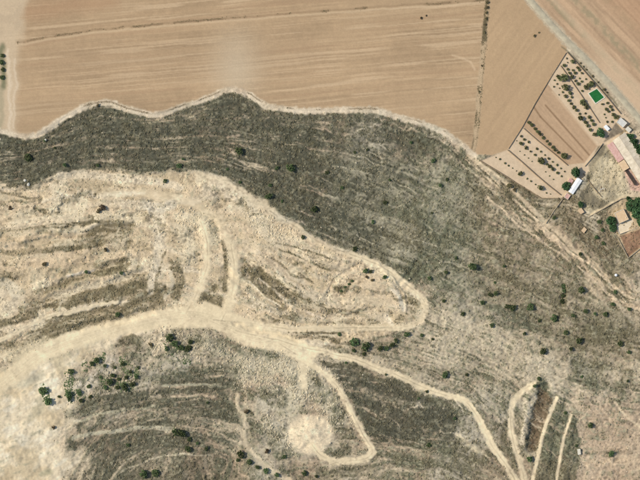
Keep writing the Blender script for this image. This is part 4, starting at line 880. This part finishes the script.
for (u, v, r, lab) in [(574.4,173,5.6,'large dark round tree at the upper end of the white roofed building'),(565.3,186.6,4.7,'dark round tree on the left side of the white roofed building'),
        (600.6,133,4.9,'dark green tree at the lower tip of the orchard near the barn'),(580,204.6,3.2,'dark round tree right above the small pale shed'),
        (609.8,221,5.2,'upper dark tree on the left side of the tan roofed house'),(612.2,228,4.4,'lower dark tree on the left side of the tan roofed house'),
        (630.5,206,6.2,'big dark tree just right of the tan roofed house, nearest its roof'),(637.5,202.5,6.0,'big dark tree at right edge below the barn end, uppermost of the clump'),(636.5,213.5,7.0,'biggest dark tree of the clump right of the tan roofed house'),(642,222.5,6.0,'dark tree of the right edge clump beside the terrace, lowest of the clump'),
        (627.5,198.6,2.4,'small dark tree at the end of the farm track by the wall')]:
    plant('broadleaf_tree', lab, 'tree', u, v, r*1.05, 'dark', 'big trees of the farm', random.uniform(0.9, 1.1), 1.0)
row('hedge_tree', 'tree', [(628.6,136.6,3.0),(631.6,141.2,3.4),(634.8,146.2,3.4),(638,151.2,3.4),(641.4,156.4,3.4),(631.8,136.2,2.2),(635.4,141,2.4),(639,146.2,2.6)], 'dark', 'in the hedge between barn and road', 'hedge trees behind the barn', adj='tight ')
def bushes(pts, where, group, kind='bush', name='bush'):
    row(name, 'bush', pts, kind, where, group, 1.06, 1.0, None)
bushes([(28,157.5,4.5),(98,165,2),(65,165,2),(55,148,1.4),(45,141,1.5),(179,166,3),(183,159,1.5),(165,181,2.3)], 'on the dark slope at far left', 'bushes on the left part of the dark slope')
bushes([(227.5,169,1.5),(239.5,151,4),(240,182,1.6),(269,196,4),(270,185,2),(277,168,2),(282,201,1.8),(290.5,168,4.2),(303,237,2.2),(314.5,209,3.8)], 'on the dark slope above the pale quarry rim', 'bushes above the quarry rim')
bushes([(327,172.5,2.3),(342,187.5,2),(355,152.5,1.5),(367,150,1.5),(373,222,2.2),(385,203,2.4),(389.5,180,1.4),(411,142.5,1.8),(432,213,1.2),(433,160.5,2.5),(440,185.5,1.8),(447,179.5,1.8)], 'on the mottled slope below the field corner', 'bushes on the middle slope')
bushes([(102.5,208,3.6,'dry'),(98,211,2.6,'dry'),(10,208,2.5,'dry'),(44,264,2.5,'dry'),(105,250,2.3,'dry'),(121,273,2),(117,315,2.8),(86,272,2)], 'on the pale quarry terraces at the left', 'bushes on the quarry terraces')
bushes([(354.5,249,2.5),(365.5,271,2.6),(371,271.5,2.2),(367,277,2,'dry'),(384.5,277,2.5),(372.5,280,1.8,'dry'),(341,291,1.5),(345,287,1.5),(349,284,1.5),(352,281,1.4)], 'near the upper bend inside the loop track', 'bushes by the upper bend of the loop track')
bushes([(339,334.5,2),(354.5,342,4.5),(365.5,346,4.5),(354,351,2),(364,354.5,2),(381,349,2.8),(387,348.6,2.4),(392.5,346,2.8),(396,341,2.4),(407,334,3.3),(422,335.5,2),(433,339.5,1.5)], 'in the line just below the loop track', 'bushes below the loop track')
bushes([(429.5,278,2.1),(444,301,1.8),(446,272.5,2.1),(456,258,1.8),(462.5,314,2.5),(472,267,4.6),(482,302,2.5),(490.5,295,2.5),(492,325.5,2.5),(496,293.5,2.5),(495,282.5,1.3),(504,266,1.6)], 'on the slope right of the loop track end', 'bushes right of the loop track')
bushes([(507.5,306,2.8),(513,307.5,3.2),(524.5,334,2),(530.5,307.5,3.6),(539.5,321,2),(543,351,4),(554,318,4),(563.5,286,2.4),(563.8,291,2.2),(563,296,2.2),(562,301.5,2.4)], 'on the brown slope left of the gully', 'bushes on the brown slope')
bushes([(566,333,2.8),(571,349,2.2),(573,315.5,2.2),(579,340.5,3.2),(581,290,3.8),(586,311,2.5),(595,314,1.8),(605,314.5,2.8),(612.5,304,2.2),(615,292,2),(620.5,344,3),(629,309,2.3),(629,352,2.2)], 'on the slope right of the dark gully', 'bushes near the right edge')
bushes([(580,254,2),(554,218,2.2),(509,186,3,'dry'),(514,190,2.4,'dry'),(599,222,2.4),(602,230,2),(596,237,2),(603,243.5,2.2)], 'on the brown scrub below the farm plots', 'bushes below the farm plots')
bushes([(42.5,391,4.6),(48,402,4.4),(70,372,3.3),(68,394,3.5),(79,393,3),(88,387,2.2),(69,399,3),(90,397,2),(58,397,1.8),(52.5,428,2,'dry'),(80,401,2.5)], 'at the left end of the green thicket', 'bushes at the left end of the thicket')
bushes([(96,361,3.6),(91,364,2.6),(109,382,3.5),(112,376,2.5),(124,388,4.5),(132,384,3),(136,377,2.5),(122,364,2.5),(130,372,2),(117,388,2.6),(105,388,2.2),(138,368,1.8),(100,378,1.8),(118,380,2.2),(126,378,2.4),(114,368,1.8),(104,366,2.0)], 'at the right end of the green thicket', 'bushes at the right end of the thicket')
bushes([(170,338,3.8),(175,344,3.4),(181,348,3.4),(187,349,3.8),(190,342,2.5),(166,349,2.4),(150,345,2.4,'dry')], 'on the dark bank under the track junction', 'bushes under the track junction')
bushes([(142.5,475,4.3),(154.5,474,4.3),(174.5,432,3.8),(180.5,433.5,4.2),(188,450,3.3),(189,440,2.4),(197,444,1.8),(206,449,2.3),(207,403,1.4),(127,446,2)], 'on the curved lower left slope', 'bushes on the lower left slope')
bushes([(241,455,4.4),(249,463,3.3),(237.5,461,2),(257.5,468,2.5),(266,472,3),(277,476,2.5),(284,457.5,2.5),(304,474,3),(246,412,2.8,'dry'),(267,452,2.5,'dry'),(316,477,2)], 'along the path left of the round mound', 'bushes along the narrow lower path')
bushes([(445.5,375,4),(429,446,2.5),(467,375,1.8),(427,392,1.6),(386,375,1.2),(455,419,1.6),(419,399,1.2),(346,363,1.4)], 'around the dark slope beside the winding track', 'bushes around the dark lower slope')
bushes([(539,379,2.2),(530,460,3),(566,413,1.8),(582.5,377,1.6),(577,446,1.8),(591,425.5,3),(612.5,454.5,3),(535,386,2),(628,381,1.6)], 'near the earth strips at lower right', 'bushes at the lower right')
bushes([(534,36,1.5,'dry'),(538.5,33,1.0,'dry')], 'of two alone in the field by the road', 'two shrubs in the field', 'dry', 'shrub')
bushes([(421,18.5,1.3,'dry'),(426,16,1.0,'dry')], 'of the pair alone in the large field', 'pair of shrubs in the large field', 'dry', 'shrub')
bushes([(487,3,1.8,'dry'),(486.6,8,2,'dry'),(486,13,1.6,'dry'),(485.6,19,1.9,'dry'),(485,25,1.5,'dry'),(484.2,33,1.4,'dry'),(481.5,66,1.1,'dry'),(479,92,1.2,'dry')], 'on the grass strip between the two fields', 'shrubs on the grass strip between fields', 'dry', 'shrub')
bushes([(3,56,2.4),(2,63,2.6),(3.5,70,2.4),(2.5,78,2.5),(98,105.2,1.8,'dry')], 'at the far left edge of the stubble field', 'shrubs at the left edge of the field', 'bush', 'shrub')

# ------------------------------------------------------------------ boulders and small things
def rock_mesh(seed):
    r = random.Random(seed); bm = bmesh.new(); bmesh.ops.create_icosphere(bm, subdivisions=2, radius=1)
    for v in bm.verts: v.co *= r.uniform(0.78, 1.1)
    for v in bm.verts: v.co.z *= 0.7
    me = bpy.data.meshes.new('boulder'); bm.to_mesh(me); bm.free(); me.materials.append(M['white_rock']); return me
M['white_rock'] = noise_mat('pale_rock', (192,184,164), (212,204,184), 1.5, bump=0.3)
RK = [rock_mesh(i) for i in range(3)]
for i, (u, v, r, lab) in enumerate([(25,180.5,1.6,'upper left boulder of the pale pair at left quarry rim'),(28.5,184.5,2.0,'larger lower boulder of the pale pair at left quarry rim'),(46,140,1.2,'pale boulder just below the field bank at the left')]):
    o = link_mesh('boulder', RK[i], None, None, W(u, v, 0.3*r)); o.scale = (r, r*0.85, r); o.rotation_euler = (0, 0, i*1.3); tag(o, lab, 'boulder')
rt = empty('water_tank', W(615.5, 275)); tag(rt, 'small white water tank alone on the eroded slope', 'tank')
bm = bmesh.new(); bmesh.ops.create_cone(bm, cap_ends=True, segments=20, radius1=1.3, radius2=1.3, depth=1.8); bmesh.ops.translate(bm, verts=bm.verts, vec=(0, 0, 0.9)); fin(bm, 'body', M['white'], rt)
bm = bmesh.new(); bmesh.ops.create_cone(bm, cap_ends=True, segments=20, radius1=1.28, radius2=0.3, depth=0.35); bmesh.ops.translate(bm, verts=bm.verts, vec=(0, 0, 1.985)); lid = fin(bm, 'lid', M['white'], rt)
bm = bmesh.new(); bmesh.ops.create_cone(bm, cap_ends=True, segments=12, radius1=0.25, radius2=0.22, depth=0.2); bmesh.ops.translate(bm, verts=bm.verts, vec=(0, 0, 2.265)); fin(bm, 'cap', M['shadow_and_cap'], lid)
# heap of scrap sheets in the yard
rt = empty('scrap_heap', W(601, 189)); tag(rt, 'heap of pale scrap sheets and planks in the farmyard', 'scrap heap')
for i in range(16):
    bm = bmesh.new(); w_, l2 = random.uniform(0.4, 1.2), random.uniform(0.8, 2.4)
    prism(bm, [(-l2/2, -w_/2), (l2/2, -w_/2), (l2/2, w_/2), (-l2/2, w_/2)], 0, 0.08)
    o = fin(bm, 'sheet', M[random.choice(['grey_roof', 'concrete', 'dark_wall', 'grey_roof', 'door'])], rt); o.location = (random.gauss(0, 1.8), random.gauss(0, 1.6), 0.15+0.09*i*0.6); o.rotation_euler = (random.uniform(-.2, .2), random.uniform(-.2, .2), random.uniform(0, 3.1))

# ------------------------------------------------------------------ uncountable cover: dry scrub tufts and loose stones
def scatter(name, n, dens, smin, smax, hk, palette, mat, sides=6, pw=2.0, seed=1, soilmix=0.0):
    r = np.random.default_rng(seed)
    pr = np.clip(dens, 0, None).ravel(); pr = pr/pr.sum()
    cell = r.choice(pr.size, size=n, p=pr)
    u = U.ravel()[cell]+r.uniform(-.4, .4, n); v = V.ravel()[cell]+r.uniform(-.4, .4, n)
    z = bil(Z, u, v, STEP)
    s = smin+(smax-smin)*r.random(n)**pw
    th0 = r.uniform(0, 6.28, n); k_ = sides
    verts = np.zeros((n, 2*k_+1, 3)); 
    for ring, (rad, hz) in enumerate(((1.0, -0.15), (0.72, 0.62))):
        for i in range(k_):
            t = th0+i*2*math.pi/k_; rr = s*rad*r.uniform(0.7, 1.2, n)
            verts[:, ring*k_+i, 0] = u-320+np.cos(t)*rr; verts[:, ring*k_+i, 1] = 240-v+np.sin(t)*rr
            verts[:, ring*k_+i, 2] = z+hz*s*hk*r.uniform(0.75, 1.25, n)
    verts[:, 2*k_, 0] = u-320+r.normal(0, 0.2, n)*s; verts[:, 2*k_, 1] = 240-v+r.normal(0, 0.2, n)*s; verts[:, 2*k_, 2] = z+s*hk
    F = []
    for i in range(k_):
        j = (i+1) % k_
        F += [[i, j, k_+j], [i, k_+j, k_+i], [k_+i, k_+j, 2*k_]]
    F = np.array(F).ravel()
    faces = (np.arange(n)[:, None]*(2*k_+1)+F[None, :]).ravel()
    pal = np.array([lin(c_) for c_ in palette]); a = r.integers(0, len(pal), n); b = r.integers(0, len(pal), n); t = r.random(n)[:, None]
    cc = (pal[a]*(1-t)+pal[b]*t)
    if soilmix: cc = lerp(cc, C.reshape(-1, 3)[cell], soilmix)
    cc = np.repeat(cc[:, None, :], 2*k_+1, 1).reshape(-1, 3)
    me = mesh_np(name, verts.reshape(-1, 3), faces, 3, mat, cc, False)
    return link_mesh(name, me, None)
inside = (U > -10) & (U < 650) & (V > -10) & (V < 490)
hill = inside*(1-m_track)*(1-flat)*(1-m_edge)*(1-paleW)*(1-S_disc)
d1 = hill*np.clip(Sd-0.08, 0, 1)**1.2*(0.4+1.2*sstep(0.4, 0.65, fbm(U, V, 5, 3, 201)))
tag(scatter('dry_scrub', 46000, d1, 0.25, 1.1, 0.6, [(90,86,60),(110,102,74),(78,76,54),(128,116,84),(102,90,66)], M['tuft'], 5, 2.0, 1, 0.55), 'low dry grey-brown scrub covering the hillside', 'scrub', kind='stuff')
d2_ = hill*(1-Sd)*(0.15+0.85*sstep(0.3, 0.55, Sd_raw)+0.5*quarry)*(0.1+1.2*sstep(0.45, 0.6, fbm(U, V, 9, 3, 202)))
tag(scatter('straw_grass', 12000, d2_*(1-0.5*quarry), 0.25, 0.8, 0.6, [(186,170,130),(164,150,114),(200,184,146),(140,132,98)], M['tuft'], 5, 2.0, 2, 0.3), 'pale dry grass tufts over the hillside', 'grass', kind='stuff')
rocky = np.zeros(U.shape)
for L, hw in [([(186,215),(202,228)],9),([(250,372),(290,372),(325,395),(330,415)],22),([(255,215),(285,235)],10),([(60,388),(90,388),(125,378)],12),([(345,365)],1),([(160,340),(210,350)],14),([(270,425),(282,445)],10),([(240,355),(262,360)],14)]:
    if len(L) > 1: rocky = np.maximum(rocky, line_mask(L, hw, hw))
d3 = hill*(0.006+quarry*0.10*rf+rocky*1.0)*(1-0.4*Sd)*(0.2+1.5*sstep(0.42, 0.6, fbm(U, V, 6, 3, 203)))
tag(scatter('loose_stones', 13000, d3, 0.25, 1.35, 0.5, [(222,204,166),(204,184,146),(230,214,180),(182,166,134)], M['stone'], 5, 3.6, 3, 0.6), 'loose pale quarry stones strewn over the worked ground', 'stones', kind='stuff')
d4 = inside*(pm*sstep(0.36, 0.6, fbm(U, V, 12, 3, 131))+1.5*sm*(U > 470)*sstep(0.4, 0.6, fbm(U, V, 9, 3, 132))*(V < 140)+el*0.9*sstep(0.5, 0.62, fbm(U, V, 16, 3, 94)))
tag(scatter('weeds', 1300, d4, 0.2, 0.6, 0.5, [(110,98,70),(96,90,64),(134,118,86)], M['tuft'], 5, 2.0, 4), 'dark weeds along field margins', 'weeds', kind='stuff')
grm = inside*np.maximum.reduce([line_mask(loc(*FR['C'], L), hw, 3, 'M') for hw, L in [(4,[(270,150),(240,170),(225,180)]),(5,[(320,160),(340,180),(360,200)]),(6,[(280,230),(320,215),(350,225),(330,240)]),(4,[(185,200),(180,240),(190,270)]),(4,[(115,235),(125,275)]),(4,[(440,110),(470,140),(500,165)]),(3,[(205,245),(215,270)])]])*sstep(0.45, 0.6, fbm(U, V, 4, 3, 321))
tag(scatter('green_undergrowth', 1500, grm, 0.25, 1.0, 0.6, [(96,110,72),(112,118,80),(80,94,60)], M['tuft'], 6, 1.5, 6), 'green undergrowth between the thicket bushes', 'undergrowth', kind='stuff')
print('objects', len(bpy.data.objects))
